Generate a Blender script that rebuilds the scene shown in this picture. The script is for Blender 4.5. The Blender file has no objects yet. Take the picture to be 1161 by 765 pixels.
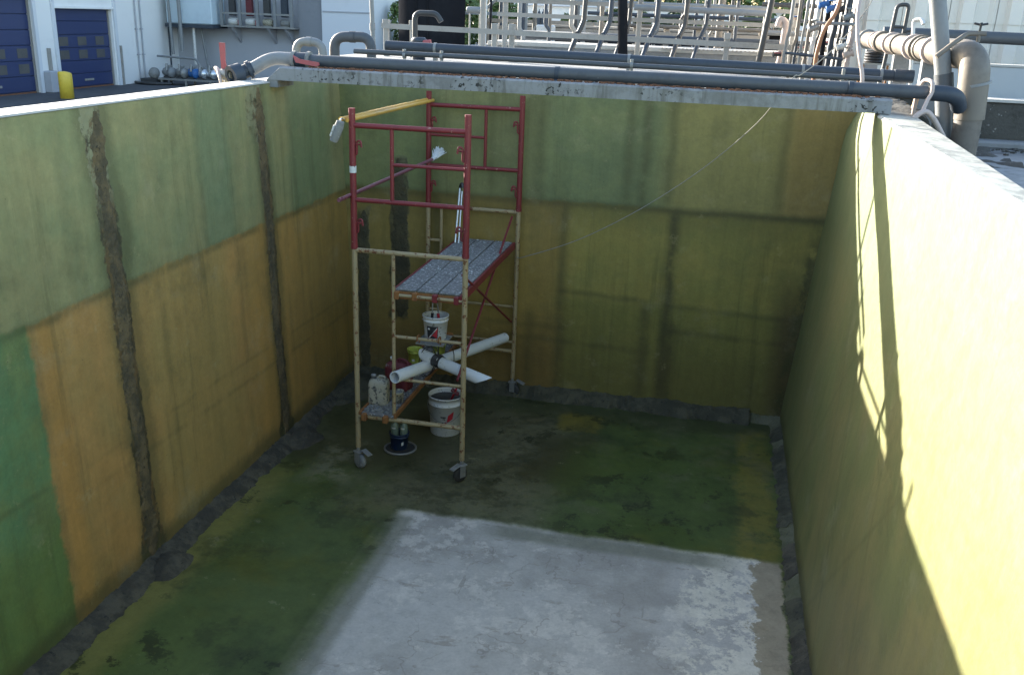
import bpy, bmesh, math, random
from mathutils import Vector, Matrix, noise as mnoise
R = math.radians
rnd = random.Random(7)
S = bpy.context.scene
COL = S.collection

# ------------------------------------------------------------------ camera
cam_d = bpy.data.cameras.new("camera")
cam = bpy.data.objects.new("camera", cam_d); COL.objects.link(cam)
cam_d.sensor_width = 36; cam_d.sensor_fit = 'HORIZONTAL'; cam_d.lens = 33.22
cam_d.clip_start = 0.05; cam_d.clip_end = 2000
YAW, TILT, ROLL = -0.2054, 0.3279, 0.0361
f = Vector((math.sin(YAW)*math.cos(TILT), math.cos(YAW)*math.cos(TILT), -math.sin(TILT)))
r0 = Vector((math.cos(YAW), -math.sin(YAW), 0)); u0 = r0.cross(f)
rr = r0*math.cos(ROLL) + u0*math.sin(ROLL); uu = -r0*math.sin(ROLL) + u0*math.cos(ROLL)
M = Matrix((rr, uu, -f)).transposed().to_4x4(); M.translation = (3.819, 0, 3.974)
cam.matrix_world = M
S.camera = cam

# ------------------------------------------------------------------ light
SUN_DIR = Vector((-5.0, 3.4, 1.57)).normalized()      # towards the sun: low, behind and to the left
ELEV = math.asin(SUN_DIR.z); AZ = math.atan2(SUN_DIR.x, SUN_DIR.y)
W = bpy.data.worlds.new("World"); S.world = W; W.use_nodes = True
wn = W.node_tree; bg = wn.nodes["Background"]
sky = wn.nodes.new("ShaderNodeTexSky"); sky.sky_type = 'NISHITA'; sky.sun_disc = False
sky.sun_elevation = ELEV; sky.sun_rotation = AZ
sky.air_density = 1.0; sky.dust_density = 1.6; sky.ozone_density = 1.0
wn.links.new(sky.outputs[0], bg.inputs[0]); bg.inputs[1].default_value = 0.125
sd = bpy.data.lights.new("sun", 'SUN'); sd.energy = 5.0; sd.angle = R(0.5); sd.color = (1.0, 0.93, 0.82)
so = bpy.data.objects.new("sun", sd); COL.objects.link(so)
so.rotation_euler = SUN_DIR.to_track_quat('Z', 'Y').to_euler(); so.location = (-30, 30, 30)
S.view_settings.view_transform = 'Standard'; S.view_settings.look = 'None'
S.view_settings.gamma = 1.0; S.view_settings.exposure = 2.3
S.cycles.max_bounces = 8; S.cycles.diffuse_bounces = 5
S.cycles.use_denoising = True

# ------------------------------------------------------------------ node helper
class V:
    """a socket with arithmetic"""
    def __init__(s, g, k): s.g = g; s.k = k
    def __add__(s, o): return s.g.m('ADD', s, o)
    __radd__ = __add__
    def __sub__(s, o): return s.g.m('SUBTRACT', s, o)
    def __rsub__(s, o): return s.g.m('SUBTRACT', o, s)
    def __mul__(s, o): return s.g.m('MULTIPLY', s, o)
    __rmul__ = __mul__
class G:
    def __init__(s, name):
        s.mat = bpy.data.materials.new(name); s.mat.use_nodes = True
        s.nt = s.mat.node_tree; s.p = s.nt.nodes["Principled BSDF"]
        s.co = s.nt.nodes.new("ShaderNodeTexCoord").outputs["Object"]
        s._x = None
    def put(s, inp, v):
        if isinstance(v, V): s.nt.links.new(v.k, inp)
        elif isinstance(v, (tuple, list)): inp.default_value = (*v, 1.0) if len(v) == 3 and len(inp.default_value) == 4 else v
        else: inp.default_value = v
    def m(s, op, a, b=0.0, clamp=False):
        n = s.nt.nodes.new("ShaderNodeMath"); n.operation = op; n.use_clamp = clamp
        s.put(n.inputs[0], a); s.put(n.inputs[1], b); return V(s, n.outputs[0])
    def xyz(s):
        if s._x is None:
            n = s.nt.nodes.new("ShaderNodeSeparateXYZ"); s.nt.links.new(s.co, n.inputs[0])
            s._x = tuple(V(s, n.outputs[i]) for i in range(3))
        return s._x
    def noise(s, scale, detail=3, rough=0.55, stretch=None, off=0.0):
        n = s.nt.nodes.new("ShaderNodeTexNoise")
        n.inputs["Scale"].default_value = scale; n.inputs["Detail"].default_value = detail; n.inputs["Roughness"].default_value = rough
        mp = s.nt.nodes.new("ShaderNodeMapping"); mp.inputs["Location"].default_value = (off, off*1.7, off*0.6)
        if stretch: mp.inputs["Scale"].default_value = stretch
        s.nt.links.new(s.co, mp.inputs[0]); s.nt.links.new(mp.outputs[0], n.inputs["Vector"])
        return V(s, n.outputs["Fac"])
    def vor(s, scale, feature='F1'):
        n = s.nt.nodes.new("ShaderNodeTexVoronoi"); n.feature = feature; n.inputs["Scale"].default_value = scale
        s.nt.links.new(s.co, n.inputs["Vector"]); return V(s, n.outputs["Distance"])
    def ss(s, x, a, b):
        n = s.nt.nodes.new("ShaderNodeMapRange"); n.interpolation_type = 'SMOOTHSTEP'
        s.put(n.inputs[0], x); n.inputs[1].default_value = min(a, b); n.inputs[2].default_value = max(a, b)
        n.inputs[3].default_value = 0.0 if a < b else 1.0; n.inputs[4].default_value = 1.0 if a < b else 0.0
        return V(s, n.outputs[0])
    def band(s, x, a, b, soft=0.02): return s.ss(x, a-soft, a+soft) * s.ss(x, b+soft, b-soft)
    def mix(s, a, b, fac):
        n = s.nt.nodes.new("ShaderNodeMix"); n.data_type = 'RGBA'
        s.put(n.inputs[0], fac); s.put(n.inputs[6], a); s.put(n.inputs[7], b); return V(s, n.outputs[2])
    def mul(s, c, k):
        """scale a colour by a number socket"""
        n = s.nt.nodes.new("ShaderNodeMix"); n.data_type = 'RGBA'; n.blend_type = 'MULTIPLY'
        n.inputs[0].default_value = 1.0; s.put(n.inputs[6], c)
        cb = s.nt.nodes.new("ShaderNodeCombineXYZ")
        for i in range(3): s.put(cb.inputs[i], k[i] if isinstance(k, tuple) else k)
        s.nt.links.new(cb.outputs[0], n.inputs[7]); return V(s, n.outputs[2])
    def out(s, color, rough=0.6, bump=None, bstr=0.3, bdist=0.01, metal=0.0, spec=0.5):
        s.put(s.p.inputs["Base Color"], color); s.put(s.p.inputs["Roughness"], rough); s.put(s.p.inputs["Metallic"], metal)
        s.p.inputs["Specular IOR Level"].default_value = spec
        if bump is not None:
            b = s.nt.nodes.new("ShaderNodeBump"); b.inputs["Strength"].default_value = bstr; b.inputs["Distance"].default_value = bdist
            s.put(b.inputs["Height"], bump); s.nt.links.new(b.outputs[0], s.p.inputs["Normal"])
        return s.mat

def worn(name, c, c2=None, rough=0.5, scale=6.0, amt=0.45, speck=None, speck_amt=0.62, speck_scale=30, metal=0.0, bump=0.15):
    """painted or dirty surface: base colour, a second colour in broad blotches, optional specks of a third"""
    g = G(name)
    c2 = c2 or tuple(v*0.7 for v in c)
    n1 = g.noise(scale, 5, 0.65); n2 = g.noise(scale*7, 3, 0.6, off=3.1)
    col = g.mix(c, c2, g.ss(n1*0.7 + n2*0.3, amt, amt+0.25))
    if speck: col = g.mix(col, speck, g.ss(g.noise(speck_scale, 4, 0.7, off=8.0), speck_amt, speck_amt+0.05))
    return g.out(col, g.m('ADD', n2*0.25, rough-0.12), bump=n2, bstr=bump, metal=metal)

# ------------------------------------------------------------------ mesh helper
class MB:
    def __init__(s): s.v = []; s.f = []; s.sm = []
    def add(s, vs, fs, smooth=False):
        o = len(s.v); s.v += [tuple(v) for v in vs]; s.f += [tuple(i+o for i in q) for q in fs]; s.sm += [smooth]*len(fs); return s
    def box(s, c, d, rot=None, ch=0.0):
        """box centre c, size d, optional rotation matrix and chamfer of every edge"""
        hx, hy, hz = d[0]/2, d[1]/2, d[2]/2
        bm = bmesh.new(); bmesh.ops.create_cube(bm, size=1.0)
        for v in bm.verts: v.co = Vector((v.co.x*d[0], v.co.y*d[1], v.co.z*d[2]))
        if ch > 0: bmesh.ops.bevel(bm, geom=bm.edges[:], offset=min(ch, 0.45*min(d)), segments=1, affect='EDGES', profile=0.5)
        bm.verts.index_update()
        vs = [(rot @ v.co if rot else v.co) + Vector(c) for v in bm.verts]
        fs = [[v.index for v in q.verts] for q in bm.faces]; bm.free()
        return s.add(vs, fs)
    def b2(s, p, q, ch=0.0):
        return s.box([(a+b)/2 for a, b in zip(p, q)], [abs(b-a) for a, b in zip(p, q)], ch=ch)
    def tube(s, pts, r, n=12, caps=True, hollow=0.0):
        pts = [Vector(p) for p in pts]; k = len(pts)
        rs = r if isinstance(r, (list, tuple)) else [r]*k
        rings = []; up = None
        for i, p in enumerate(pts):
            t = ((pts[min(i+1, k-1)]-p).normalized() + (p-pts[max(i-1, 0)]).normalized()).normalized()
            if up is None: up = Vector((0, 0, 1)) if abs(t.z) < 0.9 else Vector((1, 0, 0))
            a = t.cross(up).normalized(); b = a.cross(t).normalized(); up = b
            rings.append([p + (a*math.cos(2*math.pi*j/n) + b*math.sin(2*math.pi*j/n))*rs[i] for j in range(n)])
        vs = [v for g in rings for v in g]
        s.add(vs, [(i*n+j, i*n+(j+1) % n, (i+1)*n+(j+1) % n, (i+1)*n+j) for i in range(k-1) for j in range(n)], True)
        if caps and hollow <= 0: s.add(rings[0], [tuple(range(n))[::-1]]); s.add(rings[-1], [tuple(range(n))])
        if hollow > 0:
            for ring, p, d in ((rings[0], pts[0], pts[1]-pts[0]), (rings[-1], pts[-1], pts[-2]-pts[-1])):
                inn = [p + (v-p)*hollow for v in ring]; dp = [v + d.normalized()*min(0.35, d.length*0.4) for v in inn]
                s.add(ring+inn+dp, [(j, (j+1) % n, n+(j+1) % n, n+j) for j in range(n)] + [(n+j, n+(j+1) % n, 2*n+(j+1) % n, 2*n+j) for j in range(n)] + [tuple(range(2*n, 3*n))])
        return s
    def lathe(s, prof, o=(0, 0, 0), n=20, axis=None, a0=0.0, a1=2*math.pi):
        """profile of (radius, height) turned round the local z axis, or round the given axis"""
        q = Vector(axis).to_track_quat('Z', 'Y') if axis else None
        vs = []; full = abs(a1-a0-2*math.pi) < 1e-6; m = n if full else n+1
        for (r, h) in prof:
            for j in range(m):
                a = a0 + (a1-a0)*j/n; v = Vector((r*math.cos(a), r*math.sin(a), h))
                vs.append((q @ v if q else v) + Vector(o))
        fs = [(i*m+j, i*m+(j+1) % m, (i+1)*m+(j+1) % m, (i+1)*m+j) for i in range(len(prof)-1) for j in range(n if full else n)]
        return s.add(vs, fs, True)
    def prism(s, poly, d):
        """polygon of 3-D points pushed along d"""
        n = len(poly); d = Vector(d); a = [Vector(p) for p in poly]; b = [p+d for p in a]
        return s.add(a+b, [tuple(range(n))[::-1], tuple(range(n, 2*n))] + [(j, (j+1) % n, n+(j+1) % n, n+j) for j in range(n)])
    def build(s, name, mat, parent=None, origin=None):
        me = bpy.data.meshes.new(name)
        o = Vector(origin) if origin is not None else Vector((0, 0, 0))
        if parent is not None and origin is None: o = Vector(parent.get('_o', (0, 0, 0)))
        me.from_pydata([Vector(v)-o for v in s.v], [], s.f); me.update()
        me.polygons.foreach_set("use_smooth", s.sm)
        bm = bmesh.new(); bm.from_mesh(me); bmesh.ops.recalc_face_normals(bm, faces=bm.faces[:]); bm.to_mesh(me); bm.free()
        ob = bpy.data.objects.new(name, me); COL.objects.link(ob)
        for mm in (mat if isinstance(mat, (list, tuple)) else [mat]): me.materials.append(mm)
        if parent is not None: ob.parent = parent; ob['_o'] = tuple(o)
        elif origin is not None: ob.location = o; ob['_o'] = tuple(o)
        return ob

def tag(o, label=None, cat=None, group=None, kind=None):
    if label: o['label'] = label
    if cat: o['category'] = cat
    if group: o['group'] = group
    if kind: o['kind'] = kind
    return o
def thing(name, label, cat, loc, group=None):
    o = bpy.data.objects.new(name, None); COL.objects.link(o); o.location = loc; o['_o'] = tuple(loc)
    o.empty_display_size = 0.1
    return tag(o, label, cat, group)
def copy_tree(o, parent=None):
    c = o.copy(); COL.objects.link(c); c.parent = parent
    for ch in list(o.children): copy_tree(ch, c)
    return c
def lerp(a, b, t): return tuple(x+(y-x)*t for x, y in zip(a, b))
def bend(pts, rad, seg=5):
    """round the corners of a polyline"""
    pts = [Vector(p) for p in pts]; out = [pts[0]]
    for i in range(1, len(pts)-1):
        p = pts[i]; a = pts[i-1]-p; b = pts[i+1]-p; r = min(rad, a.length*0.49, b.length*0.49)
        A = p+a.normalized()*r; B = p+b.normalized()*r
        for k in range(seg+1):
            t = k/seg; out.append(A*(1-t)**2 + p*2*t*(1-t) + B*t*t)
    return out+[pts[-1]]
def sag(a, b, d, n=24):
    a = Vector(a); b = Vector(b)
    return [a.lerp(b, i/n) - Vector((0, 0, 4*d*(i/n)*(1-i/n))) for i in range(n+1)]

# ------------------------------------------------------------------ materials: tank
ZJ = 2.14       # height of the pour joint on the walls
def wall_common(g):
    fine = g.noise(11, 6, 0.7, off=2.0); mid = g.noise(2.6, 5, 0.6, off=5.0); big = g.noise(0.75, 3, 0.5, off=9.0)
    return fine, mid, big
def left_wall_mat():
    g = G("left_wall_coating"); x, y, z = g.xyz()
    fine, mid, big = wall_common(g)
    w = (g.noise(3.0, 4, 0.6) - 0.5); wf = (g.noise(14, 4, 0.7, off=4) - 0.5)
    rag = w*0.12 + wf*0.13 + (g.noise(34, 4, 0.75, off=5) - 0.5)*0.07
    zz = z + w*0.05
    up = g.mix((0.212, 0.205, 0.096), (0.160, 0.186, 0.090), g.ss(mid*0.6 + big*0.4, 0.36, 0.66))
    up = g.mix(up, (0.105, 0.160, 0.090), g.band(y + w*0.06, 6.70, 7.18, 0.10)*0.6)
    up = g.mix(up, (0.105, 0.148, 0.072), g.band(y + w*0.08, 8.30, 9.25, 0.14)*0.75)
    up = g.mix(up, (0.205, 0.200, 0.088), g.band(y, 7.95, 8.25, 0.08)*0.5)
    lo = g.mix((0.315, 0.192, 0.064), (0.262, 0.186, 0.066), g.ss(mid*0.6 + big*0.4, 0.36, 0.66))
    lo = g.mix(lo, (0.240, 0.186, 0.066), g.band(y + w*0.1, 5.75, 6.95, 0.15)*0.6)
    lo = g.mix(lo, (0.285, 0.175, 0.045), g.ss(y + w*0.3, 7.1, 7.5)*0.5)
    lo = g.mix(lo, (0.175, 0.130, 0.038), g.ss(y + w*0.5, 7.9, 9.0)*0.7)
    gr = g.mix((0.090, 0.180, 0.080), (0.118, 0.175, 0.066), g.ss(mid, 0.4, 0.62))
    gr = g.mix(gr, (0.100, 0.150, 0.040), g.ss(z + w*0.2, 1.0, 0.7)*0.7)
    lo = g.mix(lo, gr, g.ss(y + w*0.08 + (g.noise(9, 6, 0.75, off=161) - 0.5)*0.12, 4.62, 4.57))
    lo = g.mix(lo, (0.320, 0.185, 0.05), g.band(y + w*0.05, 4.66, 4.82, 0.05)*0.6)
    lap = (g.noise(7, 6, 0.75, off=151) - 0.5)*0.10
    col = g.mix(lo, up, g.ss(zz + lap, ZJ-0.015, ZJ+0.015))
    # drip streaks, fine vertical
    streak = g.noise(1.0, 4, 0.65, stretch=(1, 7, 0.5), off=1.0)
    col = g.mul(col, g.m('ADD', g.ss(streak, 0.35, 0.65)*0.12, 0.94))
    dark = (0.050, 0.056, 0.024)
    # joint, the faint lift lines, thin vertical stains
    col = g.mix(col, dark, g.band(zz + wf*0.03, ZJ-0.045, ZJ+0.0, 0.04)*g.ss(big*0.4 + mid*0.8, 0.38, 0.66)*0.75)
    zl = z + (y-6.5)*0.02 + w*0.04
    col = g.mix(col, dark, (g.band(zl, 0.84, 0.86, 0.03) + g.band(zl, 1.02, 1.04, 0.025)*0.7)*g.ss(y, 4.7, 5.2)*g.ss(mid, 0.3, 0.6)*0.55)
    col = g.mix(col, dark, g.band(zl, 1.05, 1.07, 0.03)*g.ss(y, 4.6, 4.5)*0.55)
    for yc, hw, z0, z1, a in ((5.97, .012, 0.1, 2.1, .55), (7.145, .02, 0.1, 2.1, .6), (6.70, .015, 2.1, 3.4, .5), (7.16, .015, 2.3, 3.4, .4), (6.62, .02, 0.3, 2.1, .3),
                              (8.05, .02, 0.1, 2.0, .45), (8.55, .03, 0.1, 1.8, .5), (8.72, .012, 2.2, 3.4, .5), (8.82, .012, 2.2, 3.4, .35), (4.62, .02, 0.1, 2.1, .45), (5.68, .05, 2.2, 3.3, .45)):
        col = g.mix(col, dark, g.band(y + w*0.07, yc-hw, yc+hw, 0.05)*g.band(z, z0, z1, 0.14)*g.ss(g.noise(2.2, 4, 0.6, off=yc), 0.30, 0.62)*(a*0.85))
    # two patched cracks: bare dark mortar
    mort = g.mix((0.038, 0.034, 0.019), (0.105, 0.070, 0.030), g.ss(g.noise(7, 5, 0.7, off=6, stretch=(1, 1.6, 0.6)), 0.46, 0.60))
    mort = g.mix(mort, (0.02, 0.022, 0.014), g.ss(g.noise(20, 3, 0.7, off=3), 0.62, 0.70))
    lime = g.mix(mort, (0.19, 0.20, 0.12), g.ss(z + w*0.5, 2.5, 3.1)*g.ss(g.noise(9, 4, 0.7), 0.40, 0.55))
    yr = y + rag*0.75 + g.ss(z, 2.7, 3.2)*0.05
    flare = g.ss(z, 0.40, 0.1)*0.07
    m1 = g.ss(g.m('ABSOLUTE', yr - 5.50) - flare, 0.105, 0.085)
    m2 = g.ss(g.m('ABSOLUTE', yr - 7.77) - flare, 0.095, 0.075)
    m2b = g.ss(g.m('ABSOLUTE', y + rag*1.4 - 7.62), 0.12, 0.08)*g.ss(z + w*0.3, 2.8, 3.0)
    halo = g.band(yr, 5.35, 5.70, 0.06) + g.band(yr, 7.63, 7.93, 0.05)
    col = g.mix(col, dark, g.m('MINIMUM', halo, 1.0)*0.5)
    crack = g.m('MAXIMUM', m1, m2)
    col = g.mix(col, lime, g.m('MAXIMUM', crack, m2b*0.7)*0.93)
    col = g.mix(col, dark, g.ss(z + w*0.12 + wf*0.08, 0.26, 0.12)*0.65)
    col = g.mix(col, (0.06, 0.065, 0.03), g.ss(g.noise(1.6, 6, 0.68, off=63), 0.52, 0.72)*0.30)
    col = g.mix(col, (0.30, 0.29, 0.19), g.ss(g.noise(2.3, 6, 0.7, off=71), 0.54, 0.74)*0.22)
    run = g.noise(1.0, 5, 0.7, stretch=(6, 6, 0.35), off=12.0)
    col = g.mix(col, dark, g.ss(run, 0.53, 0.72)*0.36)
    col = g.mix(col, (0.33, 0.30, 0.17), g.ss(g.noise(5.5, 6, 0.78, off=83), 0.60, 0.68)*0.22)
    roll = g.noise(1.0, 3, 0.6, stretch=(3.5, 3.5, 16), off=22.0)
    col = g.mul(col, g.m('ADD', g.ss(roll, 0.35, 0.65)*0.035, 0.98))
    col = g.mix(col, (0.025, 0.025, 0.014), g.ss(g.vor(23), 0.10, 0.05)*g.ss(g.noise(1.1, 3, 0.6, off=91), 0.5, 0.62)*0.7)
    col = g.mul(col, g.m('ADD', g.noise(38, 6, 0.75, off=4)*0.4 + fine*0.5, 0.55))
    col = g.mul(col, (1.33, 1.23, 1.16))
    return g.out(col, g.m('ADD', fine*0.25, 0.42), bump=fine*0.5 + mid*0.7 + crack*g.noise(16, 4, 0.7)*1.2, bstr=0.35, bdist=0.02)

def back_wall_mat():
    g = G("back_wall_coating"); x, y, z = g.xyz()
    fine, mid, big = wall_common(g)
    w = (g.noise(3.0, 4, 0.6) - 0.5); wf = (g.noise(14, 4, 0.7, off=4) - 0.5)
    xx = x + w*0.08; zz = z + w*0.05
    up = g.mix((0.140, 0.172, 0.078), (0.118, 0.152, 0.074), g.ss(mid, 0.4, 0.6))
    up = g.mix(up, (0.200, 0.185, 0.065), g.ss(xx, 3.15, 3.5)*0.85)
    up = g.mix(up, (0.200, 0.150, 0.050), g.ss(xx, 4.35, 4.6)*0.8)
    up = g.mix(up, (0.175, 0.165, 0.068), g.band(xx, 0.9, 2.05, 0.2)*0.35)
    up = g.mix(up, (0.175, 0.195, 0.09), g.band(xx, 0.05, 0.30, 0.06)*0.4)
    lo = g.mix((0.220, 0.195, 0.052), (0.180, 0.178, 0.050), g.ss(mid*0.6 + big*0.4, 0.4, 0.62))
    lo = g.mix(lo, (0.235, 0.165, 0.046), g.ss(xx + w*0.25, 2.50, 2.20)*0.75)
    lo = g.mix(lo, (0.155, 0.130, 0.042), g.ss(xx + w*0.3, 1.3, 0.8)*0.7)
    lo = g.mix(lo, (0.135, 0.140, 0.035), g.ss(zz, 1.20, 1.10)*g.ss(xx, 2.3, 2.4)*0.6)
    lo = g.mix(lo, (0.170, 0.100, 0.030), g.ss(z + w*0.3, 1.0, 0.4)*g.ss(xx, 2.45, 2.2)*0.6)
    lap = (g.noise(7, 6, 0.75, off=151) - 0.5)*0.10
    col = g.mix(lo, up, g.ss(zz + lap, ZJ+0.015, ZJ+0.05))
    streak = g.noise(1.0, 4, 0.65, stretch=(7, 1, 0.5), off=1.0)
    col = g.mul(col, g.m('ADD', g.ss(streak, 0.35, 0.65)*0.12, 0.94))
    dark = (0.044, 0.046, 0.016)
    col = g.mix(col, dark, g.band(zz + wf*0.02, ZJ-0.01, ZJ+0.05, 0.045)*g.m('ADD', g.ss(x, 1.8, 4.5)*0.30, 0.62))
    col = g.mix(col, dark, g.ss(zz, ZJ-0.35, ZJ)*g.ss(zz, ZJ+0.05, ZJ)*0.36)
    zw = z + w*0.06 + x*0.03
    for xc, hw, z0, z1, a in ((2.33, .030, 0.1, 2.15, .55), (3.46, .050, 0.1, 2.15, .62), (3.50, .085, 0.1, 1.0, .45), (3.24, .045, 0.1, 1.15, .5), (2.95, .05, 2.2, 3.4, .35), (3.12, .05, 2.2, 3.4, .4), (3.37, .03, 2.2, 3.4, .5),
                              (2.72, .02, 0.1, 1.1, .3), (4.45, .03, 2.2, 3.4, .4), (1.55, .03, 2.2, 3.4, .3), (2.05, .05, 2.2, 3.4, .3), (2.0, .03, 0.1, 1.0, .4), (0.95, .06, 0.2, 2.1, .35)):
        col = g.mix(col, dark, g.band(xx, xc-hw, xc+hw, 0.065)*g.band(z, z0, z1, 0.08)*g.ss(g.noise(2.4, 5, 0.65, off=xc), 0.22, 0.5)*min(0.95, a*1.5))
    for zc, x0, x1, a in ((1.22, 2.3, 3.25, .55), (1.20, 3.45, 4.75, .5), (0.93, 3.45, 4.75, .55), (0.66, 1.7, 3.3, .5), (0.80, 1.5, 2.4, .35)):
        col = g.mix(col, dark, g.band(zw, zc+0.04, zc+0.09, 0.035)*g.band(x, x0, x1, 0.06)*g.ss(mid, 0.25, 0.55)*a)
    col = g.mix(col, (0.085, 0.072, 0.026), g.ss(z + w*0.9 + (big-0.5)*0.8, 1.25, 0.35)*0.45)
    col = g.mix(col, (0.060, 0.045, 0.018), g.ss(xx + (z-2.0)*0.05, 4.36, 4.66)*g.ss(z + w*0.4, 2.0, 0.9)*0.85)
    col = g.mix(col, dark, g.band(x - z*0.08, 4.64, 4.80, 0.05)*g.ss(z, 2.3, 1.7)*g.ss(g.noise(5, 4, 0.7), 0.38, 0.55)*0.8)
    # dark patches of bare mortar behind the scaffold
    mort = g.mix((0.045, 0.046, 0.026), (0.09, 0.085, 0.045), g.ss(g.noise(7, 4, 0.7, off=6), 0.48, 0.65))
    rx = x + w*0.16 + wf*0.05
    p1 = g.ss(g.m('ABSOLUTE', rx - 0.53), 0.115, 0.09)*g.band(z + w*0.3, 0.75, 2.36, 0.03)
    p1b = g.ss(g.m('ABSOLUTE', rx - 0.55), 0.08, 0.06)*g.band(z + w*0.3, 2.0, 2.52, 0.03)
    p2 = g.ss(g.m('ABSOLUTE', rx - 0.11), 0.075, 0.055)*g.ss(z + w*0.3, 1.95, 1.85)
    p = g.m('MAXIMUM', g.m('MAXIMUM', p1, p1b), p2)
    col = g.mix(col, mort, p*0.92)
    col = g.mix(col, (0.06, 0.065, 0.03), g.ss(g.noise(1.6, 6, 0.68, off=63), 0.52, 0.72)*0.30)
    col = g.mix(col, (0.30, 0.29, 0.19), g.ss(g.noise(2.3, 6, 0.7, off=71), 0.54, 0.74)*0.22)
    run = g.noise(1.0, 5, 0.7, stretch=(6, 6, 0.35), off=12.0)
    col = g.mix(col, dark, g.ss(run, 0.53, 0.72)*0.36)
    col = g.mix(col, (0.33, 0.30, 0.17), g.ss(g.noise(5.5, 6, 0.78, off=83), 0.60, 0.68)*0.22)
    roll = g.noise(1.0, 3, 0.6, stretch=(3.5, 3.5, 16), off=22.0)
    col = g.mul(col, g.m('ADD', g.ss(roll, 0.35, 0.65)*0.035, 0.98))
    col = g.mix(col, (0.025, 0.025, 0.014), g.ss(g.vor(23), 0.10, 0.05)*g.ss(g.noise(1.1, 3, 0.6, off=91), 0.5, 0.62)*0.7)
    col = g.mul(col, g.m('ADD', g.noise(38, 6, 0.75, off=4)*0.4 + fine*0.5, 0.55))
    col = g.mul(col, (1.24, 1.15, 1.02))
    col = g.mix(col, g.mix((0.12, 0.075, 0.05), (0.06, 0.052, 0.045), g.ss(g.noise(4, 5, 0.7), 0.42, 0.58)), g.ss(z, 3.318, 3.326))
    return g.out(col, g.m('ADD', fine*0.25, 0.40), bump=fine*0.5 + mid*0.7 + p*g.noise(16, 4, 0.7), bstr=0.35, bdist=0.02)

def right_wall_mat():
    g = G("right_wall_coating"); x, y, z = g.xyz()
    fine, mid, big = wall_common(g)
    w = (g.noise(2.2, 4, 0.6) - 0.5)
    c = g.mix((0.240, 0.212, 0.088), (0.190, 0.198, 0.078), g.ss(mid*0.6 + big*0.4, 0.40, 0.60))
    c = g.mix(c, (0.180, 0.215, 0.105), g.ss(z + w*0.5, 1.9, 2.6)*0.75)
    c = g.mix(c, (0.245, 0.188, 0.076), g.ss(z + w*0.6, 1.5, 0.7)*g.ss(y, 6.5, 4.5)*0.7)
    c = g.mix(c, (0.150, 0.155, 0.060), g.ss(y + w*0.5, 7.6, 8.9)*g.ss(z, 3.0, 2.2)*0.55)
    streak = g.noise(1.0, 4, 0.65, stretch=(1, 5, 0.6), off=1.0)
    c = g.mul(c, g.m('ADD', g.ss(streak, 0.35, 0.65)*0.14, 0.93))
    dark = (0.085, 0.085, 0.03)
    for yc, k, a in ((5.9, -0.55, .45), (6.4, -0.62, .35), (7.2, 0.85, .4), (5.2, 0.9, .35), (4.7, -0.4, .35)):
        c = g.mix(c, dark, g.band(y + (z-1.0)*k + w*0.08, yc-0.015, yc+0.015, 0.035)*g.ss(z, 2.2, 1.6)*a)
    c = g.mix(c, (0.20, 0.19, 0.07), g.band(z + w*0.05, ZJ-.02, ZJ+.02, 0.03)*0.5)
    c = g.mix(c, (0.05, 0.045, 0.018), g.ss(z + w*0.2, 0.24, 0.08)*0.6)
    top = g.mix((0.52, 0.50, 0.48), (0.27, 0.26, 0.25), g.ss(g.noise(7, 6, 0.75), 0.44, 0.62))
    top = g.mix(top, (0.035, 0.034, 0.028), g.ss(y + w*0.9, 7.95, 8.25)*0.9)
    c = g.mix(c, top, g.ss(z, 3.318, 3.328))
    inner = g.ss(z, 3.327, 3.317)
    c = g.mix(c, (0.13, 0.14, 0.055), g.ss(g.noise(1.9, 6, 0.72, off=63), 0.52, 0.70)*inner*0.45)
    c = g.mix(c, (0.30, 0.285, 0.18), g.ss(g.noise(2.7, 6, 0.74, off=71), 0.54, 0.70)*inner*0.40)
    run = g.noise(1.0, 5, 0.7, stretch=(1, 11, 0.7), off=12.0)
    c = g.mix(c, (0.15, 0.15, 0.06), g.ss(run, 0.60, 0.68)*inner*0.35)
    c = g.mul(c, g.m('ADD', g.noise(38, 6, 0.75, off=4)*0.4 + fine*0.5, 0.55))
    c = g.mul(c, (0.76, 0.78, 0.70))
    return g.out(c, g.m('ADD', fine*0.2, 0.45), bump=fine*0.5 + mid*0.7, bstr=0.35, bdist=0.02)

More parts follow.
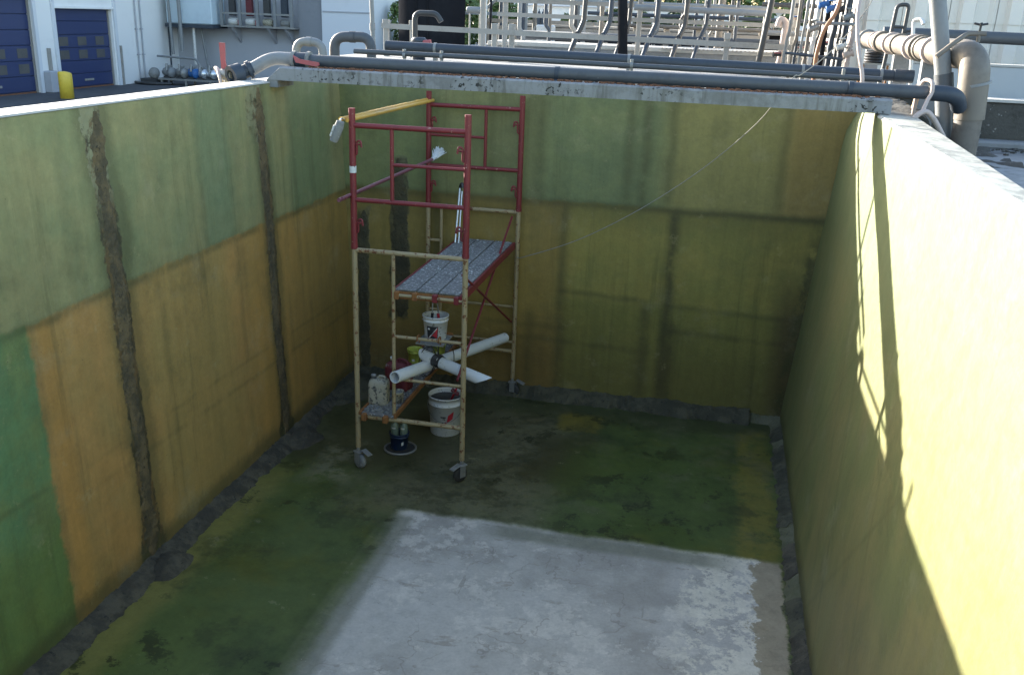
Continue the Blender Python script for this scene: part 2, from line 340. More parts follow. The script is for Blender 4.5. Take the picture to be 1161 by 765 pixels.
def floor_mat():
    g = G("tank_floor_coating"); x, y, z = g.xyz()
    fine, mid, big = wall_common(g)
    w = (g.noise(2.4, 5, 0.62) - 0.5); wf = (g.noise(13, 5, 0.7, off=4) - 0.5)
    c = g.mix((0.068, 0.100, 0.044), (0.036, 0.058, 0.028), g.ss(mid*0.5 + big*0.5, 0.42, 0.60))
    c = g.mix(c, (0.085, 0.098, 0.030), g.ss(g.noise(1.3, 5, 0.65, off=11), 0.52, 0.66)*0.6)
    # lighter yellow-green along the left wall, brighter green near the camera on the left
    c = g.mix(c, (0.085, 0.125, 0.045), g.ss(y + w*0.5, 5.6, 4.7)*g.ss(x, 1.6, 0.4)*0.6)
    c = g.mix(c, (0.165, 0.165, 0.070), g.ss(x + w*0.22 + wf*0.08, 0.46, 0.24)*g.ss(y, 7.6, 6.8)*0.8)
    # grey worn zone under the scaffold and towards the centre back
    grey = g.mix((0.120, 0.120, 0.105), (0.052, 0.053, 0.044), g.ss(fine*0.6 + mid*0.4, 0.42, 0.6))
    c = g.mix(c, grey, g.band(x + w*0.8, 1.0, 2.75, 0.4)*g.band(y + w*0.6, 6.6, 9.2, 0.4)*0.85)
    c = g.mix(c, (0.060, 0.063, 0.048), g.band(x + w*0.6, -0.1, 1.9, 0.2)*g.ss(y + w*0.5, 7.1, 7.6)*0.75)
    c = g.mix(c, (0.17, 0.18, 0.165), g.ss(g.noise(3.2, 5, 0.7, off=7), 0.47, 0.60)*g.band(x + w*0.3, 0.45, 0.95, 0.12)*g.band(y, 7.05, 7.9, 0.2)*0.7)
    c = g.mix(c, (0.045, 0.054, 0.038), g.ss(y + w*0.3, 8.9, 9.25)*0.65)
    c = g.mix(c, (0.036, 0.036, 0.022), g.band(x + w*0.3, 2.35, 2.95, 0.12)*g.band(y + w*0.3, 7.5, 8.6, 0.2)*0.7)
    c = g.mix(c, (0.150, 0.130, 0.036), g.band(x + w*0.35 + wf*0.1, 2.50, 2.92, 0.06)*g.band(y + w*0.4, 8.75, 9.18, 0.07)*0.8)
    c = g.mix(c, (0.060, 0.095, 0.032), g.band(x + w*0.3, 2.7, 4.25, 0.2)*g.band(y + w*0.3, 6.8, 8.4, 0.2)*0.55)
    # olive strip by the right wall
    c = g.mix(c, (0.150, 0.140, 0.045), g.band(x + wf*0.16 + w*0.20, 4.30, 4.60, 0.06)*g.ss(y, 9.4, 9.1)*g.ss(g.noise(2.6, 5, 0.7, off=141), 0.30, 0.55)*0.85)
    # bare concrete rectangle
    flk = (g.noise(6.5, 7, 0.78, off=171) - 0.5)
    conc = g.mix((0.345, 0.358, 0.374), (0.250, 0.257, 0.264), g.ss(big*0.35 + mid*0.45 + fine*0.2, 0.44, 0.60))
    conc = g.mix(conc, (0.42, 0.43, 0.44), g.ss(g.noise(2.2, 8, 0.78, off=21), 0.52, 0.58)*0.75)
    conc = g.mix(conc, (0.185, 0.175, 0.165), g.ss(g.noise(3.0, 5, 0.65, stretch=(0.8, 2.2, 1), off=15), 0.60, 0.68)*0.55)
    conc = g.mix(conc, (0.13, 0.13, 0.125), g.ss(g.noise(17, 4, 0.7, off=17), 0.68, 0.72)*0.6)
    ridge = g.m('ABSOLUTE', g.noise(1.6, 4, 0.6, off=33) - 0.5)
    conc = g.mix(conc, (0.15, 0.145, 0.14), g.ss(ridge, 0.008, 0.002)*g.ss(mid, 0.42, 0.56)*0.40)
    conc = g.mix(conc, (0.52, 0.53, 0.50), g.ss(g.noise(13, 8, 0.80, off=14)*0.6 + g.noise(3.4, 4, 0.6, off=15)*0.4 + g.ss(x + w*0.9, 3.5, 4.5)*0.09, 0.535, 0.575)*g.ss(x + w*1.0, 3.6, 4.2)*0.85)
    conc = g.mix(conc, (0.21, 0.185, 0.13), g.ss(x + wf*0.14 + flk*0.45, 4.38, 4.42)*0.85)
    ex = g.ss(x + wf*0.03 + w*0.10 + flk*0.10, 1.43, 1.60)*g.ss(x + wf*0.12, 4.64, 4.60)
    ey = g.ss(y + w*0.12 + wf*0.04 + flk*0.08, 6.79, 6.70)
    edge = g.band(x, 1.46, 1.66, 0.05)*g.ss(y, 6.7, 6.6) + g.band(y, 6.53, 6.72, 0.05)*g.band(x, 2.3, 4.2, .2)
    conc = g.mix(conc, (0.135, 0.15, 0.125), g.m('MINIMUM', edge, 1.0)*0.75)
    sill = g.band(y, 6.71, 6.78, 0.02)*g.band(x, 2.3, 4.1, .15) + g.band(x, 1.40, 1.50, 0.02)*g.ss(y, 6.6, 6.3)
    pm = ex*ey
    c = g.mix(c, conc, pm)
    c = g.mix(c, (0.19, 0.215, 0.18), g.m('MINIMUM', sill, 1.0)*g.ss(mid, 0.35, 0.6)*0.20)
    c = g.mix(c, (0.11, 0.115, 0.10), g.ss(g.noise(2.1, 6, 0.7, off=51), 0.50, 0.68)*g.ss(y + w*0.4, 6.9, 7.3)*0.45)
    c = g.mix(c, (0.028, 0.038, 0.024), g.ss(g.noise(1.7, 6, 0.7, off=57), 0.54, 0.66)*(1.0-pm)*0.55)
    c = g.mix(c, (0.018, 0.024, 0.014), g.ss(g.noise(3.1, 7, 0.74, off=101), 0.545, 0.60)*(1.0-pm)*g.ss(big, 0.40, 0.56)*0.8)
    c = g.mix(c, (0.22, 0.23, 0.20), g.ss(g.noise(6.0, 7, 0.78, off=111), 0.635, 0.66)*(1.0-pm)*0.35)
    c = g.mix(c, (0.40, 0.40, 0.38), g.ss(g.vor(17), 0.07, 0.04)*g.ss(g.noise(2.0, 3, 0.6, off=121), 0.55, 0.6)*0.7)
    scr = g.noise(1.0, 5, 0.7, stretch=(14, 1.2, 1), off=131)
    c = g.mix(c, (0.17, 0.17, 0.165), g.ss(scr, 0.64, 0.70)*pm*g.ss(mid, 0.45, 0.55)*0.5)
    c = g.mix(g.mul(c, (1.20, 1.08, 0.72)), g.mul(c, (1.36, 1.22, 1.08)), pm)
    c = g.mul(c, g.m('ADD', g.noise(45, 6, 0.75, off=4)*0.5 + fine*0.6, 0.45))
    wet = g.ss(g.noise(0.9, 3, 0.5, off=41), 0.42, 0.58)
    ro = g.m('ADD', g.m('MULTIPLY', pm, 0.34), g.m('ADD', wet*0.22, 0.36))
    return g.out(c, ro, bump=fine*0.5 + mid*0.4 + pm*0.4, bstr=0.25, bdist=0.012, spec=0.35)

M_LW, M_BW, M_RW, M_FL = left_wall_mat(), back_wall_mat(), right_wall_mat(), floor_mat()
def mortar_mat(name, a, b, c):
    g = G(name); n = g.noise(5, 6, 0.7); n2 = g.noise(24, 4, 0.7, off=2)
    col = g.mix(a, b, g.ss(n, 0.42, 0.6)); col = g.mix(col, c, g.ss(n2, 0.60, 0.68))
    return g.out(col, 0.8, bump=n + n2*0.6, bstr=0.8, bdist=0.03)
M_MORT = mortar_mat("dark_mortar", (0.044, 0.039, 0.026), (0.090, 0.078, 0.050), (0.020, 0.018, 0.012))
M_MORTW = mortar_mat("wet_mortar", (0.046, 0.044, 0.026), (0.084, 0.078, 0.046), (0.019, 0.018, 0.011))
M_MORTO = mortar_mat("ochre_mortar", (0.13, 0.125, 0.075), (0.10, 0.10, 0.05), (0.06, 0.06, 0.045))
def beam_mat():
    g = G("beam_concrete"); n = g.noise(3, 5, 0.65); n2 = g.noise(20, 4, 0.7, off=3)
    c = g.mix((0.235, 0.245, 0.255), (0.165, 0.170, 0.172), g.ss(n*0.7+n2*0.3, 0.44, 0.64))
    c = g.mix(c, (0.12, 0.12, 0.11), g.ss(g.noise(5, 4, 0.65, stretch=(3, 1, 0.35), off=5), 0.48, 0.66)*0.75)
    c = g.mix(c, (0.018, 0.019, 0.017), g.ss(g.noise(26, 3, 0.6, off=8), 0.56, 0.62)*g.ss(g.noise(1.6, 3, 0.6, off=13), 0.50, 0.62))
    return g.out(c, 0.75, bump=n2, bstr=0.5)
M_BEAM = beam_mat()
M_TOP = worn("pale_wall_top", (0.44, 0.43, 0.40), (0.33, 0.32, 0.29), 0.75, 4.0, 0.5, bump=0.4)
M_CONC = worn("weathered_concrete", (0.21, 0.215, 0.22), (0.15, 0.155, 0.15), 0.8, 1.4, 0.45, speck=(0.12, 0.12, 0.11), bump=0.4)
M_DARKC = worn("blackened_concrete", (0.070, 0.067, 0.058), (0.035, 0.034, 0.029), 0.85, 5.0, 0.42, speck=(0.24, 0.23, 0.21), speck_amt=0.645, speck_scale=16, bump=0.8)
M_ASPH = worn("asphalt", (0.075, 0.077, 0.085), (0.05, 0.05, 0.055), 0.85, 0.7, 0.45, bump=0.4)
M_EARTH = worn("rusty_dirt", (0.19, 0.085, 0.045), (0.10, 0.055, 0.035), 0.9, 5, 0.45, bump=0.6)

# ------------------------------------------------------------------ tank
H = 3.33; D = 9.6
def lx(z): return 0.004 - 0.04*z
def rx_(y, z):
    t = max(0.0, min(1.0, (y-7.9)/1.7)); q = max(0.0, (z-3.0)/0.33)
    return 4.729 + 0.0805*z + 0.13*t*q**1.4
def grid_wall(fn, ys, zs):
    mb = MB(); n = len(zs)
    vs = [fn(y, z) for y in ys for z in zs]
    mb.add(vs, [(i*n+j, (i+1)*n+j, (i+1)*n+j+1, i*n+j+1) for i in range(len(ys)-1) for j in range(n-1)], True)
    return mb
ys = [-0.6 + i*10.2/60 for i in range(61)]; zs = [-0.02 + (H+0.02)*j/24 for j in range(25)]
def bulge(a, b, k): return k*(mnoise.noise(Vector((a*0.9, b*0.9, 3.7))) + 0.4*mnoise.noise(Vector((a*3, b*3, 1.2))))
mb = grid_wall(lambda y, z: (lx(z)+bulge(y, z, 0.008), y, z), ys, zs)
lt = [0.005*mnoise.noise(Vector((y*3, 0, 0))) for y in ys]
for i in range(60):
    a, b = ys[i], ys[i+1]; za, zb = H, H
    mb.add([(lx(H)+bulge(a, H, .008), a, za), (lx(H)+bulge(b, H, .008), b, zb), (-0.37, b, zb), (-0.37, a, za)], [(0, 1, 2, 3)])
    mb.add([(-0.37, a, za), (-0.37, b, zb), (-0.37, b, 0.4), (-0.37, a, 0.4)], [(0, 1, 2, 3)])
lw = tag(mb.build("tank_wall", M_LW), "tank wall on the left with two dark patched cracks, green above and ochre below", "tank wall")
tb = MB(); k = 46
tv = []
for i in range(k+1):
    y = -0.6 + 10.2*i/k; j1 = 0.008*mnoise.noise(Vector((y*4, 1, 5))); j2 = 0.012*mnoise.noise(Vector((y*4, 7, 5)))
    tv += [(lx(H)+0.006+j1, y, H+0.004), (lx(H)+j1, y, H+0.016+j2*.3), (-0.36+j2, y, H+0.018), (-0.365+j2, y, H+0.003)]
tb.add(tv, [(i*4+a, i*4+a+1, (i+1)*4+a+1, (i+1)*4+a) for i in range(k) for a in range(3)])
tb.build("wall_coping", M_TOP, lw)

xs = [-0.45 + i*5.95/40 for i in range(41)]
mb = grid_wall(lambda x, z: (x, D+bulge(x+20, z, 0.008), z), xs, zs)
mb.b2((-0.45, D+0.03, 0.3), (5.5, D+0.30, H))
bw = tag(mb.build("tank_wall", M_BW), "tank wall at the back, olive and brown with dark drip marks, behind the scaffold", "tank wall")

mb = grid_wall(lambda y, z: (rx_(y, z)+bulge(y+40, z, 0.010), y, z), ys, zs)
def rout(y): return 5.15 + (y-4.6)*0.045
for i in range(60):
    a, b = ys[i], ys[i+1]
    xa, xb = rx_(a, H)+bulge(a+40, H, .01), rx_(b, H)+bulge(b+40, H, .01)
    mb.add([(xa, a, H), (xb, b, H), (xb+0.02, b, H+0.012), (xa+0.02, a, H+0.012)], [(0, 1, 2, 3)])
    mb.add([(xa+0.02, a, H+0.012), (xb+0.02, b, H+0.012), (max(rout(b), xb+.05), b, H), (max(rout(a), xa+.05), a, H)], [(0, 1, 2, 3)])
    mb.add([(max(rout(a), xa+.05), a, H), (max(rout(b), xb+.05), b, H), (max(rout(b), xb+.05), b, 2.5), (max(rout(a), xa+.05), a, 2.5)], [(0, 1, 2, 3)])
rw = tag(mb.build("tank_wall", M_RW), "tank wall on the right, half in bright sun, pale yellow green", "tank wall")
mb = MB(); mb.b2((-0.4, -0.9, 0), (5.3, -0.6, H)); 
tag(mb.build("tank_wall", M_CONC), "near end wall of the tank under the viewer", "tank wall")

# floor
mb = MB(); nx, ny = 40, 80
mb.add([(-0.05+4.85*i/nx, -0.6+10.25*j/ny, 0.010*mnoise.noise(Vector((i*.25, j*.25, 0)))) for j in range(ny+1) for i in range(nx+1)],
       [(j*(nx+1)+i, j*(nx+1)+i+1, (j+1)*(nx+1)+i+1, (j+1)*(nx+1)+i) for j in range(ny) for i in range(nx)], True)
tag(mb.build("tank_floor", M_FL), "tank floor of dark green coating with a bare pale concrete rectangle", "floor", kind="structure")

# rough mortar fillets along the foot of the walls
def fillet(p0, p1, inward, wid, hgt, seed, n=140, gap=None):
    mb = MB(); a = Vector(p0); b = Vector(p1); inn = Vector(inward); vs = []
    L = (b-a).length; seed = 3.0; prof = ((0.0, 1.0), (0.28, 0.92), (0.6, 0.62), (0.85, 0.26), (1.0, -0.10))
    for i in range(n+1):
        p = a.lerp(b, i/n); s = p.x*1.0 + p.y
        wv = wid*(1 + 0.30*mnoise.noise(Vector((s*1.7, seed, 0))) + 0.22*mnoise.noise(Vector((s*7, seed, 3))))
        hv = hgt*(1 + 0.25*mnoise.noise(Vector((s*2.1, seed, 9))) + 0.20*mnoise.noise(Vector((s*9, seed, 5))))
        for q, (u, h) in enumerate(prof):
            jit = 0.016*mnoise.noise(Vector((s*14, q*3.3, seed))) + 0.011*mnoise.noise(Vector((s*38, q*5.1, seed)))
            vs.append(p + inn*(u*wv - 0.02 + jit) + Vector((0, 0, h*hv + jit)))
    m = len(prof)
    mb.add(vs, [(i*m+j, i*m+j+1, (i+1)*m+j+1, (i+1)*m+j) for i in range(n) for j in range(m-1)], True)
    return mb
fillet((0.0, -0.6, 0), (0.0, D, 0), (1, 0, 0), 0.17, 0.075, 1.0, 420).build("mortar_fillet", M_MORT, lw)
def crack_patch(fn, z0, z1, hw, seed, parent, mat, wid=lambda z: 1.0, thick=0.007):
    mb = MB(); n = int((z1-z0)*70); m = 7; vs = []
    for i in range(n+1):
        z = z0+(z1-z0)*i/n; end = min(1.0, 12.0*min(i, n-i)/n + 0.25)
        N = lambda k, f_: mnoise.noise(Vector((z*f_, seed+k, 1.7)))
        c = 0.030*N(0, 1.3) + 0.012*N(1, 5)
        a = -hw*end*wid(z)*(1+0.28*N(2, 4)+0.30*N(3, 17)+0.25*N(8, 45)); b = hw*end*wid(z)*(1+0.28*N(4, 4)+0.30*N(5, 17)+0.25*N(9, 45))
        for q in range(m):
            u = q/(m-1); off = c+a+(b-a)*u
            h = -0.004 if q in (0, m-1) else thick*(0.75+0.7*mnoise.noise(Vector((off*40, z*22, seed))))
            vs.append(fn(off, z, h))
    mb.add(vs, [(i*m+q, i*m+q+1, (i+1)*m+q+1, (i+1)*m+q) for i in range(n) for q in range(m-1)], True)
    return mb.build("crack_patch", mat, parent)
M_CRK = mortar_mat("brown_crack_mortar", (0.078, 0.062, 0.032), (0.150, 0.108, 0.050), (0.020, 0.017, 0.009))
M_CRKP = mortar_mat("dark_crack_mortar", (0.046, 0.042, 0.022), (0.074, 0.064, 0.032), (0.016, 0.014, 0.008))
flr = lambda z: 1.0+max(0, 0.5-z)*0.9+max(0, z-2.9)*0.5
crack_patch(lambda o, z, h: (lx(z)+h+bulge(5.5+o, z, .008), 5.50+o, z), 0.02, 3.30, 0.075, 1.0, lw, M_CRK, flr)
crack_patch(lambda o, z, h: (lx(z)+h+bulge(7.77+o, z, .008), 7.77+o, z), 0.02, 3.31, 0.070, 7.0, lw, M_CRK, flr)
crack_patch(lambda o, z, h: (0.53+o, D-h+bulge(20.53+o, z, .008), z), 0.75, 2.50, 0.095, 13.0, bw, M_CRKP, lambda z: 1.0 if z < 2.0 else max(.55, 1.0-(z-2.0)*0.9))
crack_patch(lambda o, z, h: (0.11+o, D-h+bulge(20.11+o, z, .008), z), 0.05, 1.92, 0.060, 19.0, bw, M_CRKP)
def mound(c, r, h, seed, mat, parent):
    mb = MB(); n = 22; vs = [(c[0], c[1], h)]
    for k, (u, hh) in enumerate(((0.35, 0.9), (0.7, 0.45), (1.0, -0.08))):
        for j in range(n):
            a = 2*math.pi*j/n; q = u*r*(1+0.3*mnoise.noise(Vector((math.cos(a)*1.5, math.sin(a)*1.5, seed+k*.2))))
            vs.append((c[0]+q*math.cos(a), c[1]+q*1.3*math.sin(a), hh*h*(1+0.3*mnoise.noise(Vector((a*2, k, seed))))))
    mb.add(vs, [(0, 1+j, 1+(j+1) % n) for j in range(n)] + [(1+k*n+j, 1+(k+1)*n+j, 1+(k+1)*n+(j+1) % n, 1+k*n+(j+1) % n) for k in range(2) for j in range(n)], True)
    return mb.build("mortar_mound", mat, parent)
mound((0.12, 5.47, 0), 0.17, 0.085, 1, M_MORT, lw); mound((0.14, 7.80, 0), 0.20, 0.085, 2, M_MORT, lw); mound((0.12, 9.2, 0), 0.42, 0.10, 5, M_MORTW, lw)
fillet((0.0, D, 0), (4.42, D, 0), (0, -1, 0), 0.19, 0.115, 5.0, 260).build("mortar_fillet", M_MORTW, bw)
fillet((4.40, D, 0), (4.80, D, 0), (0, -1, 0), 0.12, 0.07, 6.0, 20).build("mortar_fillet", M_MORTO, bw)
y = -0.5; i = 0
seq = [(9.58, 9.31, M_MORTO), (9.31, 9.01, M_MORTW), (9.01, 8.85, M_MORTO), (8.85, 8.21, M_MORTW), (8.21, 7.29, M_MORTW), (7.29, 6.97, M_MORTO), (6.97, 6.51, M_MORT), (6.51, 6.21, M_MORTO),
       (6.21, 5.75, M_MORTW), (5.75, 5.19, M_MORT), (5.19, 4.09, M_MORT), (4.09, 2.59, M_MORT), (2.59, -0.5, M_MORT)]
for a, b, m_ in seq:
    fillet((4.742, a, 0), (4.742, b, 0), (-1, 0, 0), 0.135 if m_ is not M_MORTO else 0.130, 0.080 if m_ is not M_MORTO else 0.075, a*3.0, max(8, int((a-b)*60))).build("mortar_fillet", m_, rw)

# free beam across the tank that carries the front pipe
mb = MB(); bvs = []
nb = 60
for i in range(nb+1):
    t = i/nb; x0 = -0.15 + 5.25*t; xt = (0.005 if i == 0 else x0)
    zt = 3.478 - 0.022*t; zb = 3.362 - 0.014*t
    j = 0.003*mnoise.noise(Vector((t*60, 2, 2)))
    xt = max(x0, 0.0 - 0.02) if t < .03 else x0
    bvs += [(x0, 7.99+j, zb+j), (xt, 7.985+j, zt-0.012+j), (xt, 8.0, zt), (xt, 8.34, zt), (x0, 8.35, zb)]
mb.add(bvs, [(i*5+a, i*5+(a+1) % 5, (i+1)*5+(a+1) % 5, (i+1)*5+a) for i in range(nb) for a in range(5)] + [(4, 3, 2, 1, 0), tuple(nb*5+a for a in range(5))])
mb.b2((-0.15, 8.0, 3.30), (-0.05, 8.33, 3.362))
beam = tag(mb.build("concrete_beam", M_BEAM), "grey speckled concrete beam spanning the tank under the front pipe", "beam")
mb = MB()
for i in range(900):
    x = rnd.uniform(0.2, 4.95); y = 8.05+abs(rnd.gauss(0.07, 0.07)); s_ = rnd.uniform(0.006, 0.020); t = (x+.15)/5.21
    mb.box((x, y, 3.478-0.022*t+s_*0.25), (s_*1.6, s_, s_), Matrix.Rotation(rnd.uniform(0, 3), 3, 'Z'))
tag(mb.build("rust_debris", M_EARTH), "rusty crumbs scattered on the top of the concrete beam", "debris", kind="stuff")

# ------------------------------------------------------------------ outside ground
def pad(name, p, q, mat, label, cat):
    mb = MB(); n = 12
    mb.b2(p, q); return tag(mb.build(name, mat), label, cat, kind="structure")
mb = MB(); mb.add([(-600, -300, 0.3), (600, -300, 0.3), (600, 900, 0.3), (-600, 900, 0.3)], [(0, 1, 2, 3)])
# the ground sheet has a hole where the tank stands
mb = MB(); P_ = [(-600, -300), (600, -300), (600, 900), (-600, 900)]; Q_ = [(-0.36, -0.8), (5.3, -0.8), (5.3, 9.8), (-0.36, 9.8)]
mb.add([(a, b, 0.78) for a, b in P_+Q_], [(i, (i+1) % 4, 4+(i+1) % 4, 4+i) for i in range(4)])
tag(mb.build("yard_ground", M_ASPH), "dark asphalt yard around the tank", "ground", kind="structure")
pad("concrete_deck", (-0.9, 9.92, 0.7), (5.0, 10.38, 3.20), worn("dirty_ledge", (0.13, 0.10, 0.075), (0.06, 0.048, 0.038), 0.9, 3, 0.45, bump=0.6), "narrow concrete ledge against the back of the tank", "ledge")
pad("concrete_deck", (-0.9, 10.38, 0.7), (16, 14.6, 3.20), worn("dusty_deck", (0.15, 0.14, 0.125), (0.085, 0.08, 0.072), 0.85, 1.5, 0.45, bump=0.4), "grey concrete deck behind the tank under the rear pipes", "deck")
pad("concrete_deck", (-2.6, 14.6, 0.7), (16, 44, 3.24), M_CONC, "concrete yard behind the white railing", "deck")
pad("side_platform", (5.1, -6, 0.7), (16, 10.1, 2.93), worn("wet_concrete", (0.22, 0.225, 0.23), (0.07, 0.07, 0.07), 0.5, 1.6, 0.46, bump=0.4), "wet grey concrete platform beside the right tank wall", "platform")

# ------------------------------------------------------------------ scaffold
M_TAN = worn("tan_scaffold_paint", (0.34, 0.265, 0.145), (0.24, 0.17, 0.08), 0.55, 9, 0.50, speck=(0.15, 0.055, 0.02), speck_amt=0.565, speck_scale=22)
M_RED = worn("red_scaffold_paint", (0.185, 0.022, 0.026), (0.115, 0.018, 0.02), 0.5, 8, 0.5, speck=(0.36, 0.24, 0.18), speck_amt=0.645, speck_scale=26)
M_RUST = worn("rusty_steel", (0.25, 0.105, 0.03), (0.14, 0.055, 0.022), 0.7, 12, 0.45)
M_GALV = worn("dull_steel", (0.27, 0.27, 0.26), (0.15, 0.15, 0.145), 0.5, 14, 0.48, metal=0.4)
M_DARKR = worn("black_rubber", (0.035, 0.035, 0.035), (0.07, 0.068, 0.06), 0.7, 10, 0.5)
M_PLY = worn("spattered_plywood", (0.185, 0.185, 0.182), (0.105, 0.106, 0.106), 0.8, 7, 0.46, speck=(0.46, 0.46, 0.45), speck_amt=0.55, speck_scale=36, bump=0.5)
M_PLYD = worn("dirty_board", (0.16, 0.155, 0.15), (0.08, 0.08, 0.075), 0.85, 8, 0.45, speck=(0.45, 0.45, 0.44), speck_amt=0.56, speck_scale=30, bump=0.8)
M_WPLA = worn("white_plastic", (0.60, 0.60, 0.58), (0.42, 0.42, 0.39), 0.45, 5, 0.50, speck=(0.16, 0.15, 0.125), speck_amt=0.60, speck_scale=26)
M_PVC = worn("white_pvc", (0.66, 0.67, 0.66), (0.54, 0.55, 0.54), 0.40, 3, 0.50, speck=(0.28, 0.27, 0.24), speck_amt=0.63, speck_scale=18)
M_BLK = worn("black_plastic", (0.022, 0.022, 0.024), (0.05, 0.05, 0.05), 0.45, 8)
M_REDL = worn("red_label", (0.42, 0.02, 0.03), (0.30, 0.02, 0.03), 0.5, 9)
M_LIME = worn("lime_plastic", (0.42, 0.46, 0.07), (0.32, 0.36, 0.06), 0.45, 7)
M_BLUE = worn("navy_plastic", (0.012, 0.028, 0.075), (0.02, 0.03, 0.05), 0.4, 9)
M_CREAM = worn("spattered_cream_plastic", (0.40, 0.37, 0.28), (0.24, 0.23, 0.19), 0.7, 7, 0.46, speck=(0.09, 0.088, 0.078), speck_amt=0.53, speck_scale=22, bump=0.4)
M_MAR = worn("maroon_plastic", (0.13, 0.020, 0.027), (0.075, 0.016, 0.02), 0.6, 6, 0.5, speck=(0.22, 0.21, 0.20), speck_amt=0.62, speck_scale=16)
M_MARP = worn("maroon_pole", (0.19, 0.065, 0.085), (0.25, 0.14, 0.16), 0.5, 14, 0.5)
M_YEL = worn("yellow_pole", (0.62, 0.36, 0.07), (0.50, 0.27, 0.05), 0.45, 9, 0.5)
M_GREY = worn("dusty_grey", (0.22, 0.22, 0.21), (0.13, 0.13, 0.125), 0.8, 10, 0.45, speck=(0.4, 0.4, 0.38))
M_WOOD = worn("timber", (0.50, 0.31, 0.12), (0.38, 0.22, 0.09), 0.65, 7, 0.5)
M_RAG = worn("white_bristle", (0.62, 0.64, 0.66), (0.46, 0.49, 0.52), 0.85, 16)
M_STEEL = worn("bright_steel", (0.62, 0.64, 0.66), (0.45, 0.46, 0.48), 0.3, 10, metal=0.8)

XL, XR, YF, YB = 0.885, 1.862, 7.39, 9.50
tower = thing("scaffold_tower", "narrow rolling scaffold with tan lower frames and red guard frames on top", "scaffold", (1.37, 8.44, 0))
def part(mb, name, mat, par=None): return mb.build(name, mat, par or tower)
RT = 0.0235
legs = {}
for xn, X_ in (("l", XL), ("r", XR)):
    for yn, Y_ in (("f", YF), ("b", YB)):
        ztop = 2.09
        legs[xn+yn] = part(MB().tube([(X_, Y_, 0.205), (X_, Y_, ztop)], RT, 14), "leg", M_TAN)
        pp = part(MB().tube([(X_, Y_, ztop-0.02), (X_, Y_, 3.22)], RT+0.004, 14), "guard_post", M_RED)
        if xn+yn == "lf":
            MB().tube([(X_, Y_, 2.70), (X_, Y_, 2.755)], RT+0.0055, 14).build("paper_label", M_WPLA, pp)
        MB().tube([(X_, Y_, ztop-0.035), (X_, Y_, ztop-0.0)], RT+0.007, 14).build("collar", M_RED, pp)
        sx = 1 if xn == "l" else -1
        for zl in (2.28, 2.93):      # hook-shaped brace locks
            h = MB().tube(bend([(X_, Y_, zl-0.09), (X_+sx*0.040, Y_-0.005, zl-0.08), (X_+sx*0.040, Y_-0.005, zl+0.03), (X_+sx*0.075, Y_-0.01, zl+0.035), (X_+sx*0.082, Y_-0.01, zl-0.02)], 0.02, 3), 0.009, 8)
            h.tube([(X_+sx*0.02, Y_-0.005, zl), (X_+sx*0.085, Y_-0.012, zl+0.005)], 0.008, 8)
            h.build("brace_lock", M_RED, pp)
        cs = part(MB().tube([(X_, Y_, 0.155), (X_, Y_, 0.23)], 0.017, 10).box((X_, Y_, 0.158), (0.066, 0.085, 0.014), ch=0.004)
                  .b2((X_-0.033, Y_-0.040, 0.05), (X_-0.027, Y_+0.02, 0.155)).b2((X_+0.027, Y_-0.040, 0.05), (X_+0.033, Y_+0.02, 0.155)), "caster", M_GALV)
        cy = Y_-0.018
        MB().lathe([(0.0, -0.022), (0.052, -0.022), (0.068, -0.016), (0.0715, 0), (0.068, 0.016), (0.052, 0.022), (0.0, 0.022)], (X_, cy, 0.0715), 22, axis=(1, 0, 0)).build("wheel", M_GREY if xn == "l" else M_DARKR, cs)
        MB().box((X_+0.02, Y_-0.09, 0.168), (0.055, 0.10, 0.012), Matrix.Rotation(R(18), 3, 'X'), ch=0.003).build("brake_lever", M_GALV, cs)
def spin(o, c, a):
    og = Vector(o['_o']); m3 = Matrix.Rotation(a, 3, 'Z'); c = Vector(c)
    for v in o.data.vertices: v.co = m3 @ (v.co+og-c) + c - og
    for ch in o.children: spin(ch, c, a)
casters = [o for o in tower.children if o.name.startswith("caster")]
for o, a, c in zip(casters, (62, 20, -35, 75), ((XL, YF), (XL, YB), (XR, YF), (XR, YB))): spin(o, (c[0], c[1], 0), R(a))
for Y_, right in ((YF, True), (YB, False)):
    xs_ = 1.232 if right else 1.50
    part(MB().tube([(XL, Y_, 2.045), (XR, Y_, 2.045)], 0.021, 12), "crossbar", M_TAN)
    part(MB().tube([(XL, Y_, 0.515), (XR, Y_, 0.515)], 0.021, 12), "crossbar", M_TAN)
    xt = 1.23 if right else 1.03
    part(MB().tube([(xt, Y_, 0.52), (xt, Y_, 2.03)], 0.0165, 10), "stile", M_TAN)
    for zr in (0.91, 1.305, 1.68):
        part(MB().tube([(xt, Y_, zr), (XR, Y_, zr)] if right else [(XL, Y_, zr), (xt, Y_, zr)], 0.0145, 10), "rung", M_TAN)
    if not right:
        for zr in (0.62, 1.02): part(MB().tube([(xt, Y_, zr), (XR, Y_, zr)], 0.0145, 10), "rung", M_TAN)
    part(MB().tube([(XL, Y_, 3.085), (XR, Y_, 3.085)], 0.022, 12), "guard_rail", M_RED)
    part(MB().tube([(XL, Y_, 2.475), (XR, Y_, 2.475)], 0.020, 12), "guard_rail", M_RED)
    xg = 1.225 if right else 1.49
    part(MB().tube([(xg, Y_, 2.48), (xg, Y_, 3.07)], 0.0165, 10), "guard_stile", M_RED)
    part(MB().tube([(xg, Y_, 2.785), (XR, Y_, 2.785)] if right else [(XL, Y_, 2.785), (xg, Y_, 2.785)], 0.0145, 10), "guard_rung", M_RED)
Xb = XR+0.035
part(MB().tube([(1.80, YB-0.03, 2.00), (1.80, YF+0.03, 0.95)], 0.0115, 8), "diagonal_brace", M_RED)
